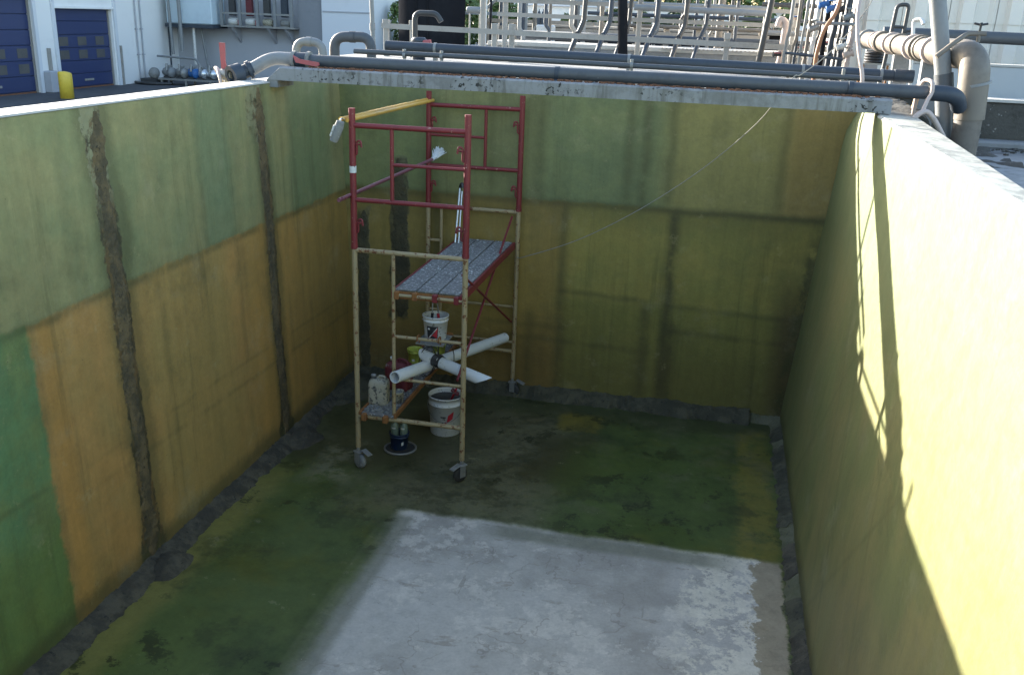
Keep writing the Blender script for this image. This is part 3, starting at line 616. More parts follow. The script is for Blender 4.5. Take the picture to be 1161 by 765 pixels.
part(MB().tube([(1.83, YB-0.03, 0.86), (1.83, YF+0.03, 1.90)], 0.0115, 8), "diagonal_brace", M_RED)
Xc = XL-0.035

# working platform: three plywood panels in a red steel frame, hooked on the crossbars
pl = thing("scaffold_platform", "grey spattered plywood platform with red side rails across the middle of the scaffold", "platform", (1.53, 8.44, 1.70))
pz = 1.715; px0, px1 = 1.235, 1.815; yy = (7.42, 8.12, 8.80, 9.47)
for i in range(3):
    pass
pw = (px1-px0)/3
for i in range(3):
    MB().box((px0+pw*(i+.5), 8.445, pz+0.008), (pw-0.012, 2.06, 0.017), ch=0.003).build("board", M_PLY, pl)
for X_ in (px0-0.012, px1+0.012):
    MB().b2((X_-0.012, 7.38, pz-0.06), (X_+0.012, 9.50, pz+0.012), ch=0.004).build("side_rail", M_RED, pl)
MB().b2((px0, 7.405, pz-0.07), (px1, 7.425, pz-0.006), ch=0.003).build("end_rail", M_RUST, pl)
MB().b2((px0, 9.475, pz-0.07), (px1, 9.495, pz-0.006), ch=0.003).build("end_rail", M_RED, pl)
for X_ in (1.26, 1.42, 1.60, 1.79): MB().box((X_, 7.395, pz-0.035), (0.045, 0.05, 0.07), ch=0.006).build("hook", M_RUST if X_ < 1.5 else M_RED, pl)
mb = MB()
for i in range(34):
    a = rnd.uniform(px0+.02, px1-.02); b = rnd.choice((rnd.uniform(7.45, 9.4), rnd.uniform(9.2, 9.45), rnd.uniform(8.0, 8.3))); s_ = rnd.uniform(0.004, 0.011)
    mb.box((a, b, pz+0.018+s_*0.2), (s_*1.7, s_, s_*0.7), Matrix.Rotation(rnd.uniform(0, 3), 3, 'Z'))
tag(mb.build("mortar_crumbs", M_RAG), "pale mortar crumbs on the plywood platform", "debris", kind="stuff")

# low shelf on the bottom crossbars, left side
lo = thing("lower_platform", "narrow dirty board with rusty side rails low on the left side of the scaffold", "platform", (1.08, 8.44, 0.53))
MB().box((1.075, 8.445, 0.548), (0.31, 2.16, 0.022), ch=0.004).build("board", M_PLYD, lo)
for X_ in (0.917, 1.245): MB().b2((X_-0.012, 7.36, 0.537), (X_+0.012, 9.53, 0.572) if X_ < 1 else (X_+0.012, 9.53, 0.585), ch=0.004).build("side_rail", M_RUST, lo)
for X_ in (0.96, 1.16): MB().box((X_, 7.355, 0.525), (0.05, 0.05, 0.07), ch=0.008).build("hook", M_RUST, lo)
mb = MB()
for i in range(130):
    s_ = rnd.uniform(0.008, 0.026)
    mb.box((rnd.uniform(0.94, 1.22), 7.40+abs(rnd.gauss(0, 0.35)), 0.559+s_*0.3), (s_*1.4, s_, s_*0.8), Matrix.Rotation(rnd.uniform(0, 3), 3, 'Z') @ Matrix.Rotation(rnd.uniform(-.5, .5), 3, 'X'))
tag(mb.build("plaster_debris", M_GREY), "grey plaster crumbs littering the low scaffold board", "debris", kind="stuff")

# small steel tray hooked on the front rung
tr = thing("steel_tray", "small rusty steel tray hooked on the front rung under the upper bucket", "tray", (1.56, 7.56, 1.26))
MB().b2((1.42, 7.415, 1.245), (1.67, 7.72, 1.257)).build("base", M_GREY, tr)
for X_ in (1.45, 1.64): MB().tube(bend([(X_, 7.43, 1.25), (X_, 7.43, 1.335), (X_, 7.37, 1.335), (X_, 7.365, 1.29)], 0.02, 3), 0.007, 6).build("hook", M_RUST, tr)
MB().b2((1.42, 7.71, 1.25), (1.67, 7.72, 1.28)).build("lip", M_RUST, tr)

# ------------------------------------------------------------------ buckets, cans, tools
def bucket(name, label, loc, r0_, r1_, h, mat, hmat, group=None, fill=None, fmat=None, n=28):
    t = thing(name, label, "bucket", loc, group); x, y, z = loc
    rim = 0.006; th = 0.004
    prof = [(0, 0), (r0_*0.97, 0), (r0_, 0.006)]
    prof += [(r0_+(r1_-r0_)*0.78, h*0.78), (r0_+(r1_-r0_)*0.78+rim, h*0.785), (r0_+(r1_-r0_)*0.80+rim, h*0.805), (r0_+(r1_-r0_)*0.80, h*0.81)]
    prof += [(r1_, h-0.012), (r1_+rim, h-0.012), (r1_+rim, h), (r1_-th, h), (r1_-th-0.002, h-0.02), (r0_-th, 0.012), (0, 0.012)]
    MB().lathe(prof, loc, n).build("shell", mat, t)
    if fill:
        rf = r0_+(r1_-r0_)*fill-th-0.001
        MB().lathe([(0, h*fill), (rf*0.6, h*fill+0.003), (rf, h*fill)], loc, n).build("contents", fmat, t)
    return t
def wire_handle(t, loc, r, h, drop, rotz, mat):
    x, y, z = loc; pts = []
    for i in range(17):
        a = math.pi*i/16; c = Vector((math.cos(a)*(r+0.008), -math.sin(a)*(r+0.01)*0.92, -math.sin(a)*drop))
        pts.append(Matrix.Rotation(rotz, 3, 'Z') @ c + Vector((x, y, z+h*0.82)))
    MB().tube(pts, 0.003, 6).build("handle", mat, t)
def decal(t, loc, r, z0, z1, a0, a1, mat, name="label", n=6, r2=None):
    vs = []; r2 = r2 or r
    for i in range(n+1):
        a = a0+(a1-a0)*i/n
        vs += [(loc[0]+r*math.cos(a), loc[1]+r*math.sin(a), loc[2]+z0), (loc[0]+r2*math.cos(a), loc[1]+r2*math.sin(a), loc[2]+z1)]
    return MB().add(vs, [(2*i, 2*i+2, 2*i+3, 2*i+1) for i in range(n)], True).build(name, mat, t)
def tri_decal(t, loc, r, pts, mat, name="mark", k=0.0):
    """small flat print wrapped on the bucket: pts are (angle, height)"""
    cx = sum(p[0] for p in pts)/len(pts); cz = sum(p[1] for p in pts)/len(pts)
    vs = [(loc[0]+(r+k*p[1])*math.cos(p[0]), loc[1]+(r+k*p[1])*math.sin(p[0]), loc[2]+p[1]) for p in pts+[(cx, cz)]]
    n = len(pts)
    return MB().add(vs, [(i, (i+1) % n, n) for i in range(n)]).build(name, mat, t)
# upper bucket with the black and red label
UB = (1.545, 7.60, 1.2575)
ub = bucket("paint_bucket", "white bucket with black and red label standing high under the plywood platform", UB, 0.094, 0.112, 0.215, M_WPLA, M_GALV)
decal(ub, UB, 0.0985, 0.025, 0.135, R(-118), R(-62), M_BLK, r2=0.1075)
tri_decal(ub, UB, 0.1005, [(R(-112), 0.028), (R(-66), 0.028), (R(-64), 0.128)], M_REDL, k=0.08)
tri_decal(ub, UB, 0.1015, [(R(-108), 0.032), (R(-103), 0.03), (R(-66), 0.118), (R(-67), 0.127)], M_WPLA, k=0.08)
tri_decal(ub, UB, 0.102, [(R(-110), 0.105), (R(-100), 0.105), (R(-100), 0.120), (R(-110), 0.120)], M_WPLA, k=0.08)
wire_handle(ub, UB, 0.112, 0.215, 0.02, R(200), M_GALV)
for i, (dx, dy, top, m_, lab) in enumerate(((-0.02, 0.0, 0.41, M_STEEL, "bright steel rod standing left in the high white bucket"), (0.03, 0.01, 0.42, M_GREY, "dull grey rod standing right in the high white bucket"))):
    t = thing("stirring_rod", lab, "rod", (UB[0]+dx, UB[1], UB[2]+0.02))
    MB().tube([(UB[0]+dx*1.5, UB[1]-0.02+dy, UB[2]+0.02), (UB[0]+dx*0.7, UB[1]-0.04, UB[2]+top)], 0.006, 8).build("shaft", m_, t)
    MB().tube([(UB[0]+dx*1.22, UB[1]-0.027+dy, UB[2]+0.16), (UB[0]+dx*1.05, UB[1]-0.032, UB[2]+0.235)], 0.013, 8).build("grip", M_REDL if i else M_BLK, t)
# big bucket on the floor
BB = (1.425, 8.38, 0.0)
bb = bucket("mortar_bucket", "large open white bucket with dark contents and red diamond mark, on the floor", BB, 0.150, 0.172, 0.405, M_WPLA, M_GALV, fill=0.88, fmat=M_BLK)
tri_decal(bb, BB, 0.1525, [(R(-72), 0.150), (R(-50), 0.195), (R(-46), 0.275), (R(-66), 0.235)], M_REDL, k=0.055)
tri_decal(bb, BB, 0.153, [(R(-92), 0.208), (R(-74), 0.208), (R(-74), 0.222), (R(-92), 0.222)], M_BLK, k=0.055)
tri_decal(bb, BB, 0.153, [(R(-93), 0.135), (R(-86), 0.125), (R(-80), 0.150), (R(-86), 0.165)], M_BLK, k=0.055)
tri_decal(bb, BB, 0.153, [(R(-79), 0.155), (R(-75), 0.135), (R(-72), 0.150), (R(-74), 0.172)], M_REDL, k=0.055)
wire_handle(bb, BB, 0.172, 0.405, 0.17, R(10), M_GALV)
mb = thing("scrub_brush", "red handled brush leaning in the big white bucket", "brush", (BB[0]+0.05, BB[1], 0.35))
MB().tube([(BB[0]+0.02, BB[1]+0.02, 0.27), (BB[0]+0.14, BB[1]-0.13, 0.52)], 0.012, 8).build("handle", M_REDL, mb)
MB().box((BB[0]+0.12, BB[1]-0.10, 0.475), (0.09, 0.05, 0.03), Matrix.Rotation(R(35), 3, 'Y'), ch=0.008).build("head", M_MAR, mb)
# lime buckets on the low board
for i, (x, y) in enumerate(((0.985, 8.74), (1.155, 9.03))):
    t = bucket("lime_bucket", ("lime green bucket in front of the other, on the low board left of the pipes", "lime green bucket farther back, half hidden by the white pipes")[i], (x, y, 0.559), 0.060, 0.075, 0.15, M_LIME, M_GALV, group="lime green buckets on the low board")
    decal(t, (x, y, 0.559), 0.0635, 0.03, 0.055, R(-100), R(-75), M_WPLA, r2=0.0665)
# navy bucket with two bottles on a pale lid
NB = (1.115, 7.86, 0.014)
t = thing("bucket_lid", "pale round lid lying on the floor under the navy bucket", "lid", (1.125, 7.86, 0.002))
MB().lathe([(0.138, 0.001), (0.150, 0.001), (0.158, 0.004), (0.158, 0.016), (0.150, 0.022), (0.142, 0.020), (0.138, 0.0)], (1.125, 7.86, 0.0), 36).build("rim", M_GALV, t)
MB().lathe([(0, 0.0115), (0.139, 0.0115)], (1.125, 7.86, 0.0), 32).build("disc", M_DARKR, t)
nb_ = bucket("navy_bucket", "small navy bucket holding two bottles, on the floor behind the left caster", NB, 0.078, 0.092, 0.165, M_BLUE, M_GALV)
tri_decal(nb_, NB, 0.0805, [(R(-58), 0.05), (R(-44), 0.06), (R(-44), 0.095), (R(-58), 0.085)], M_WPLA, k=0.08)
M_BOT = worn("grey_green_bottle", (0.16, 0.21, 0.17), (0.10, 0.15, 0.13), 0.3, 8)
for i, dx in enumerate((-0.045, 0.042)):
    o = (NB[0]+dx, NB[1]+0.01*i, NB[2]+0.013)
    t = thing("spray_bottle", ("grey green bottle on the left in the navy bucket", "grey green bottle on the right in the navy bucket")[i], "bottle", o, "bottles in the navy bucket")
    MB().lathe([(0, 0), (0.036, 0), (0.039, 0.008), (0.039, 0.20), (0.034, 0.225), (0.016, 0.245), (0.014, 0.262), (0, 0.262)], o, 18).build("bottle", M_BOT, t)
    MB().lathe([(0, 0.258), (0.019, 0.258), (0.019, 0.283), (0.016, 0.288), (0, 0.288)], o, 14).build("cap", M_WPLA if i == 0 else M_BLK, t)
    decal(t, o, 0.0396, 0.19, 0.205, R(-120), R(-60), M_WPLA)
def jerrycan(name, label, o, w, d, h, mat, rotz, cap):
    t = thing(name, label, "jerrycan", o); M3 = Matrix.Rotation(rotz, 3, 'Z'); O = Vector(o)
    sec = []; n = 20
    def ring(s, z, dx=0.0):
        out = []
        for j in range(n):
            a = 2*math.pi*(j+.5)/n; ca, sa = math.cos(a), math.sin(a); e = 0.42
            out.append(M3 @ Vector((dx + s*w/2*math.copysign(abs(ca)**e, ca), s*d/2*math.copysign(abs(sa)**e, sa), z)) + O)
        return out
    prof = ((0.90, 0), (0.98, 0.012), (1.0, 0.03), (0.985, h*0.35), (1.0, h*0.5), (0.99, h*0.72), (0.90, h*0.84), (0.62, h*0.90), (0.50, h*0.91))
    vs = [v for s, z in prof for v in ring(s, z)]
    mb = MB().add(vs, [(i*n+j, i*n+(j+1) % n, (i+1)*n+(j+1) % n, (i+1)*n+j) for i in range(len(prof)-1) for j in range(n)], True)
    mb.add(ring(0.50, h*0.91), [tuple(range(n))]); mb.build("body", mat, t)
    hd = [M3 @ Vector(p) + O for p in ((-w*0.05, 0, h*0.87), (0.0, 0, h*1.0), (w*0.34, 0, h*0.98), (w*0.42, 0, h*0.76))]
    MB().tube(bend(hd, 0.03, 4), 0.012, 8).build("handle", mat, t)
    MB().lathe([(0, h*0.88), (0.020, h*0.88), (0.020, h*0.955), (0.024, h*0.957), (0.024, h*1.02), (0.02, h*1.03), (0, h*1.03)], tuple(M3 @ Vector((-w*0.27, 0, 0)) + O), 16).build("cap", cap, t)
    return t
jerrycan("jerrycan", "cream jerrycan spattered with mortar, front left on the low scaffold board", (1.005, 7.62, 0.559), 0.185, 0.14, 0.27, M_CREAM, R(4), M_GREY)
jerrycan("jerrycan", "maroon jerrycan with dusty top behind the cream one on the low board", (1.06, 8.02, 0.559), 0.25, 0.17, 0.30, M_MAR, R(-10), M_WPLA)
t = thing("mortar_tub", "small grey mortar covered tub beside the cream jerrycan", "tub", (1.165, 7.68, 0.559))
MB().lathe([(0, 0), (0.045, 0), (0.050, 0.01), (0.054, 0.10), (0.058, 0.102), (0.058, 0.115), (0.050, 0.115), (0.048, 0.09), (0, 0.088)], (1.165, 7.68, 0.559), 18).build("shell", M_CREAM, t)
MB().lathe([(0, 0.10), (0.03, 0.108), (0.049, 0.095)], (1.165, 7.68, 0.559), 14).build("mortar", M_GREY, t)

# white PVC pipes lashed together across the scaffold
pA, pB = Vector((1.290, 7.24, 0.985)), Vector((1.822, 9.20, 0.764))
t = thing("plastic_pipe", "long white plastic pipe lying on the rungs, its open end towards the viewer", "pipe", tuple(pA))
MB().tube([pA, pA.lerp(pB, .5), pB], 0.053, 26, hollow=0.84).build("tube", M_PVC, t)
qA, qB = Vector((1.375, 7.78, 1.012)), Vector((1.990, 7.50, 0.953))
t = thing("plastic_pipe", "short white plastic pipe with slanted end crossing over the long one", "pipe", tuple(qA))
mb = MB().tube([qA, qA.lerp(qB, .5), qB], 0.052, 26, hollow=0.86)
dq = (qB-qA).normalized()
for i, v in enumerate(mb.v):      # mitred ends
    v = Vector(v); s_ = (v-qA).dot(dq); L_ = (qB-qA).length; hgt = v.z-(qA.z+(qB.z-qA.z)*s_/L_)
    if s_ > L_-0.01: mb.v[i] = tuple(v + dq*(0.03+hgt*1.6))
    if s_ < 0.01: mb.v[i] = tuple(v - dq*(hgt*0.7))
mb.build("tube", M_PVC, t)
xp = pA.lerp(pB, 0.30)
for k, (fr, tilt) in enumerate(((0.255, 0.02), (0.275, 0.03), (0.42, -0.02))):
    c = pA.lerp(pB, fr); pts = []
    for i in range(19):
        a = 2*math.pi*i/18
        pts.append(c + Vector((0.075*math.cos(a), 0.01*math.sin(a), 0.05+0.135*math.sin(a)*(1 if math.sin(a) > 0 else 1.15))) + Vector((tilt*math.sin(a), 0, 0)))
    tag(MB().tube(pts, 0.0045, 6, caps=False).build("cord", M_BLK, None, tuple(c)), ("black cord looped round both white pipes, leftmost of three", "black cord looped round both white pipes, middle of three", "black cord looped round both white pipes, rightmost of three")[k], "cord", "cords lashing the white pipes")
t = thing("clamp_strap", "black strap with a pale mark wrapped round the crossing of the white pipes", "strap", tuple(xp))
c = pA.lerp(pB, 0.345)
MB().tube([c+Vector((-.008, -0.02, 0.0))-dq*0.0, c+Vector((0.012, 0.05, 0.0))], 0.0595, 26, caps=False).build("band", M_BLK, t)
cc = qA.lerp(qB, 0.27)
MB().tube([cc-dq*0.045, cc+dq*0.045], 0.0575, 26, caps=False).build("band", M_BLK, t)
mk = MB().lathe([(0, 0), (0.017, 0)], (0, 0, 0), 16)
fr_ = Vector((0.25, -0.8, 0.55)).normalized(); q_ = fr_.to_track_quat('Z', 'Y')
mk.v = [tuple(q_ @ Vector(v) + cc + fr_*0.0595) for v in mk.v]; mk.build("mark", M_WPLA, t)

# poles and tools
t = thing("roller_pole", "pair of yellow extension poles laid along the top left of the scaffold", "pole", (0.84, 8.4, 3.12))
for k, (dx, dz, e) in enumerate(((-0.012, 0.030, 0.0), (0.025, 0.018, 0.03))):
    MB().tube([(0.83+dx, 7.30+e*2, 3.105+dz), (0.885+dx, 9.60-e, 3.105+dz)], 0.0165, 10).build("pole", M_YEL, t)
t = thing("paint_roller", "dusty grey paint roller hanging at the near end of the yellow poles", "roller", (0.78, 7.30, 3.08))
MB().tube([(0.842, 7.255, 3.125), (0.828, 7.255, 3.085), (0.790, 7.255, 3.00), (0.776, 7.255, 2.965)], [0.032, 0.038, 0.038, 0.032], 18).build("sleeve", M_GREY, t)
MB().tube(bend([(0.842, 7.34, 3.132), (0.842, 7.26, 3.150), (0.835, 7.255, 3.11)], 0.02), 0.005, 6).build("arm", M_STEEL, t)
MB().tube([(0.80, 7.225, 3.095), (0.765, 7.222, 3.01)], 0.008, 6).build("drip", M_WPLA, t)
t = thing("deck_brush", "maroon handled brush with fanned white bristles lying across the guard rails", "brush", (0.92, 8.3, 2.55))
b0, b1 = Vector((0.832, 7.20, 2.498)), Vector((0.985, 9.38, 2.560))
MB().tube([b0, b1], 0.017, 10).build("handle", M_MARP, t)
MB().tube([b0+Vector((0.022, .02, 0.015)), b1+Vector((0.018, -0.25, 0.008))], 0.013, 8).build("handle", M_MARP, t)
mb = MB(); bd = (b1-b0).normalized()
for i in range(70):
    a = rnd.uniform(-0.5, 0.5); b = rnd.uniform(-.25, .25); q0 = b1+Vector((rnd.uniform(-.02, .02), 0, rnd.uniform(-.01, .02)))
    L_ = rnd.uniform(0.08, 0.13)
    d_ = Vector((0.35+a, 0.45, 0.75+b-abs(a)*.3)).normalized()
    mb.tube([q0, q0+d_*L_*0.6, q0+d_*L_+Vector((a*.02, 0, 0.0))], [0.007, 0.006, 0.003], 5)
mb.build("bristles", M_RAG, t)
MB().tube([b1-bd*0.07, b1+Vector((0.01, .01, 0.02))], 0.020, 10).build("ferrule", M_RAG, t)
t = thing("long_squeegee", "tall thin steel tool with dark grip standing on the plywood platform", "squeegee", (1.27, 9.2, 1.733))
MB().tube([(1.262, 9.22, 1.735), (1.255, 9.40, 2.27)], 0.011, 8).build("rod", M_STEEL, t)
MB().tube([(1.300, 9.22, 1.735), (1.278, 9.40, 2.24)], 0.009, 8).build("rod", M_STEEL, t)
MB().tube(bend([(1.255, 9.40, 2.22), (1.258, 9.41, 2.30), (1.285, 9.38, 2.325), (1.29, 9.37, 2.28)], 0.02), 0.016, 8).build("grip", M_BLK, t)

# thin rope from the pipe yard down to the scaffold
M_ROPE = worn("pale_rope", (0.26, 0.25, 0.22), (0.18, 0.175, 0.15), 0.8, 30)
rp = [Vector((5.02, 8.8, 4.55)), Vector((4.90, 8.55, 4.16)), Vector((4.66, 8.53, 3.80)), Vector((4.43, 8.40, 3.60)), Vector((4.37, 8.32, 3.585)), Vector((4.29, 8.32, 3.47)), Vector((4.12, 8.55, 3.17)), Vector((3.70, 8.80, 2.72)), Vector((3.15, 9.0, 2.27)), Vector((2.55, 9.2, 1.88)), Vector((1.95, 9.40, 1.60)), Vector((1.88, 9.44, 1.59))]
def smooth_path(p, k=5):
    out = []
    for i in range(len(p)-1):
        a, b, c, d = p[max(i-1, 0)], p[i], p[i+1], p[min(i+2, len(p)-1)]
        for j in range(k):
            u = j/k; out.append(0.5*((2*b)+(c-a)*u+(2*a-5*b+4*c-d)*u*u+(3*b-a-3*c+d)*u**3))
    return out+[p[-1]]
tag(MB().tube(smooth_path(rp), 0.0042, 6).build("rope", M_ROPE, None, (4.37, 8.32, 3.58)), "thin pale rope sagging from the pipes down to the scaffold", "rope")

# ------------------------------------------------------------------ pipework round the tank
M_PIPE = worn("grey_pvc_pipe", (0.066, 0.076, 0.088), (0.048, 0.054, 0.062), 0.55, 2.2, 0.48, speck=(0.30, 0.30, 0.29), speck_amt=0.70, speck_scale=12)
M_PIPED = worn("dark_grey_pipe", (0.034, 0.046, 0.064), (0.026, 0.033, 0.043), 0.55, 2.5, 0.5)
M_PIPEL = worn("light_grey_pipe", (0.20, 0.21, 0.215), (0.15, 0.155, 0.16), 0.5, 3.0, 0.5)
M_BEIGE = worn("weathered_beige_pipe", (0.165, 0.142, 0.115), (0.10, 0.088, 0.075), 0.5, 2.5, 0.45, speck=(0.14, 0.12, 0.09), speck_amt=0.66, speck_scale=9)
M_HOSE = worn("pinkish_hose", (0.46, 0.37, 0.33), (0.35, 0.28, 0.25), 0.5, 9)
M_VALR = worn("faded_red_lever", (0.36, 0.085, 0.09), (0.27, 0.10, 0.10), 0.6, 14, 0.45)
M_BLACKC = worn("black_hdpe", (0.016, 0.0165, 0.019), (0.023, 0.024, 0.027), 0.7, 1.2)
M_BLACKC.node_tree.nodes["Principled BSDF"].inputs["Specular IOR Level"].default_value = 0.0
M_WHITE = worn("white_painted_timber", (0.30, 0.285, 0.26), (0.22, 0.205, 0.185), 0.7, 4, 0.48)

def clamp(name, c, r, axis, w, mat, par, thick=0.008):
    c = Vector(c); ax = Vector(axis).normalized()
    return MB().tube([c-ax*w/2, c+ax*w/2], r+thick, 20).build(name, mat, par)

p1 = thing("front_pipe", "grey pipe resting on the concrete beam, nearest of the long pipes", "pipe", (2.6, 8.2, 3.53))
PZ = lambda x: 3.532 - 0.004*x
MB().tube([(0.02, 8.2, PZ(0)), (1.4, 8.2, PZ(1.4)), (2.3, 8.2, PZ(2.3)), (3.4, 8.2, PZ(3.4)), (5.50, 8.22, PZ(5.5))], 0.052, 24).build("tube", M_PIPE, p1)
for x in (2.42, 4.80): clamp("pipe_clip", (x, 8.2, PZ(x)), 0.052, (1, 0, 0), 0.035, M_PIPED, p1, 0.006); MB().b2((x-0.014, 8.13, 3.462), (x+0.014, 8.28, PZ(x)-0.045)).build("pipe_clip", M_PIPED, p1)
MB().b2((x+0.2, 8.17, 3.455), (x+0.23, 8.24, PZ(x)-0.045)).build("support_block", M_EARTH, p1)
for x in (0.6, 1.5, 3.3, 4.1): MB().b2((x, 8.17, 3.46), (x+0.06, 8.24, PZ(x)-0.046)).build("support_block", M_EARTH, p1)
clamp("socket", (5.40, 8.22, PZ(5.4)), 0.052, (1, 0, 0), 0.03, M_BEIGE, p1, 0.010)
el = bend([(5.41, 8.22, PZ(5.4)), (5.60, 8.22, PZ(5.4)-0.005), (5.67, 8.38, 3.40)], 0.13, 6)
MB().tube(el, 0.062, 22).build("elbow", M_PIPED, p1)

lv = thing("valve_elbow", "pale grey pipe elbow running down over the left wall to a black coupling", "pipe elbow", (-0.3, 8.25, 3.4))
MB().tube(bend([(0.0, 8.22, 3.532), (-0.20, 8.22, 3.54), (-0.37, 8.13, 3.43)], 0.15, 7), 0.058, 22).build("elbow", M_PIPEL, lv)
MB().tube([(-0.355, 8.14, 3.445), (-0.47, 8.06, 3.385)], 0.062, 22).build("coupling", M_PIPED, lv)
MB().tube([(-0.44, 8.07, 3.40), (-0.490, 7.985, 3.375)], 0.092, 26, hollow=0.60).build("flange", M_PIPED, lv)
MB().tube([(-0.365, 8.13, 3.438), (-0.388, 8.115, 3.426)], 0.080, 24).build("flange", M_PIPED, lv)
t = thing("valve", "valve with upright faded red lever over the left wall", "valve", (-0.60, 8.10, 3.40))
MB().tube([(-0.505, 8.06, 3.385), (-0.64, 8.10, 3.385)], 0.045, 16).build("body", M_GALV, t)
MB().tube([(-0.60, 8.10, 3.37), (-0.605, 8.10, 3.46)], 0.014, 10).build("stem", M_GALV, t)
MB().prism([(-0.632, 8.08, 3.43), (-0.575, 8.08, 3.43), (-0.588, 8.08, 3.50), (-0.583, 8.08, 3.655), (-0.640, 8.08, 3.655), (-0.634, 8.08, 3.52)], (0, 0.012, 0)).build("lever", M_VALR, t)
MB().tube([(-0.6, 8.10, 3.37), (-0.6, 8.10, 0.78)], 0.018, 10).build("drop_pipe", M_GALV, t)
t = thing("valve", "valve with red lever lying along the front pipe above the beam's left end", "valve", (0.10, 8.2, 3.53))
MB().tube([(0.03, 8.2, 3.532), (0.17, 8.2, 3.532)], 0.066, 20).build("body", M_PIPED, t)
for x in (0.03, 0.17): clamp("union_nut", (x, 8.2, 3.532), 0.066, (1, 0, 0), 0.03, M_GREY, t, 0.010)
MB().tube([(0.10, 8.13, 3.54), (0.10, 8.10, 3.545)], 0.02, 12).build("stem", M_BLK, t)
MB().prism([(0.065, 8.085, 3.575), (0.09, 8.085, 3.515), (0.285, 8.085, 3.487), (0.31, 8.085, 3.50), (0.305, 8.085, 3.525), (0.13, 8.085, 3.545)], (0, 0.018, 0)).build("lever", M_VALR, t)
hs = bend([(-0.75, 8.3, 3.30), (-0.76, 8.2, 3.43), (-0.68, 8.1, 3.43), (-0.60, 8.0, 3.34), (-0.5, 7.9, 3.0)], 0.06, 5)
tag(MB().tube(hs, 0.016, 10).build("hose_loop", M_HOSE, None, (-0.7, 8.2, 3.3)), "short pale hose arching out just left of the valve on the left wall", "hose")

# two thin conduits on the back wall, the lower added for its shadow line
for k, (y, z, r) in enumerate(((9.72, 3.545, 0.026), (9.76, 3.462, 0.020))):
    t = thing("conduit", ("thin grey conduit on stubs along the top of the back wall, upper of two", "thin grey conduit added low on the back wall for its shadow, lower of two")[k], "conduit", (2.5, y, z), "conduits on the back wall")
    MB().tube([(0.0, y, z+0.02), (2.0, y, z+0.008), (5.25, y, z-0.02)], r, 12).build("tube", M_PIPE, t)
    for x in (0.55, 0.95, 2.9, 4.9): MB().box((x, y, z-0.045 if k == 0 else z-0.04), (0.03, 0.03, z-3.33-0.0), ch=0.004).build("bracket", M_GALV, t)
    for x in (0.55, 0.95, 2.9): clamp("clip", (x, y, z+0.005), r, (1, 0, 0), 0.03, M_PIPEL, t, 0.006)
PY = 10.15
p2 = thing("rear_pipe", "dark blue grey long pipe on low stands behind the back wall", "pipe", (2.5, PY, 3.62))
P2Z = lambda x: 3.622 - 0.0142*x
MB().tube([(0.20, PY, P2Z(.2)), (1.2, PY, P2Z(1.2)), (3.4, PY, P2Z(3.4)), (5.57, PY, P2Z(5.57))], 0.0535, 24).build("tube", M_PIPED, p2)
for x in (0.755, 2.83, 4.56, 5.30):
    clamp("pipe_clip", (x, PY, P2Z(x)), 0.0535, (1, 0, 0), 0.028, M_PIPEL, p2, 0.005)
    MB().b2((x-0.02, PY-.03, 3.20), (x+0.02, PY+.03, P2Z(x)-0.045)).build("stand", M_GALV, p2)
MB().tube([(5.42, PY, P2Z(5.42)), (5.60, PY, P2Z(5.6))], 0.063, 22).build("end_cap", M_PIPED, p2)
def ubend(pts, r, mat, label, rad, red=None):
    t = thing("pipe_bend", label, "pipe bend", tuple(pts[0]))
    MB().tube(bend(pts, rad, 7), r, 20).build("tube", mat, t)
    for i in (0, 1):
        a = Vector(pts[1 if i == 0 else -2]); b = Vector(pts[0 if i == 0 else -1])
        m_ = a.lerp(b, 0.62); clamp("socket", m_, r, b-a, 0.06, mat, t, 0.007)
    m_ = (Vector(pts[1])+Vector(pts[2]))/2; clamp("socket", m_, r, (1, 0, 0), 0.06, mat, t, 0.006)
    return t
ubend([(-0.78, 10.0, 3.20), (-0.78, 10.0, 3.63), (-0.47, 10.0, 3.63), (-0.47, 10.0, 3.20)], 0.044, M_PIPEL, "pale grey pipe bend looping over behind the left end of the front pipe", 0.12)
ubend([(-0.46, 10.3, 3.20), (-0.46, 10.3, 3.685), (-0.03, 10.3, 3.695), (-0.03, 10.3, 3.20)], 0.056, M_PIPE, "grey blue pipe bend, taller and right of the pale one", 0.13)
t = thing("valve", "small red handled valve between the two pipe bends", "valve", (-0.56, 10.2, 3.2))
MB().tube([(-0.56, 10.2, 3.2), (-0.56, 10.2, 3.46)], 0.022, 12).build("stem", M_GALV, t)
MB().box((-0.56, 10.2, 3.51), (0.045, 0.03, 0.11), ch=0.008).build("handle", M_VALR, t)
for k, (x, x2) in enumerate(((0.02, .04), )):
    t = thing("vertical_pipe", "pale blue grey vertical pipe at the left end of the rear pipe", "pipe", (-0.14, 10.7, 3.2))
    MB().tube([(-0.14, 10.7, 3.2), (-0.20, 10.7, 5.2)], 0.024, 16).build("tube", M_PIPEL, t)
    clamp("socket", (-0.16, 10.7, 3.8), 0.024, (-0.03, 0, 1), 0.08, M_PIPEL, t, 0.008)

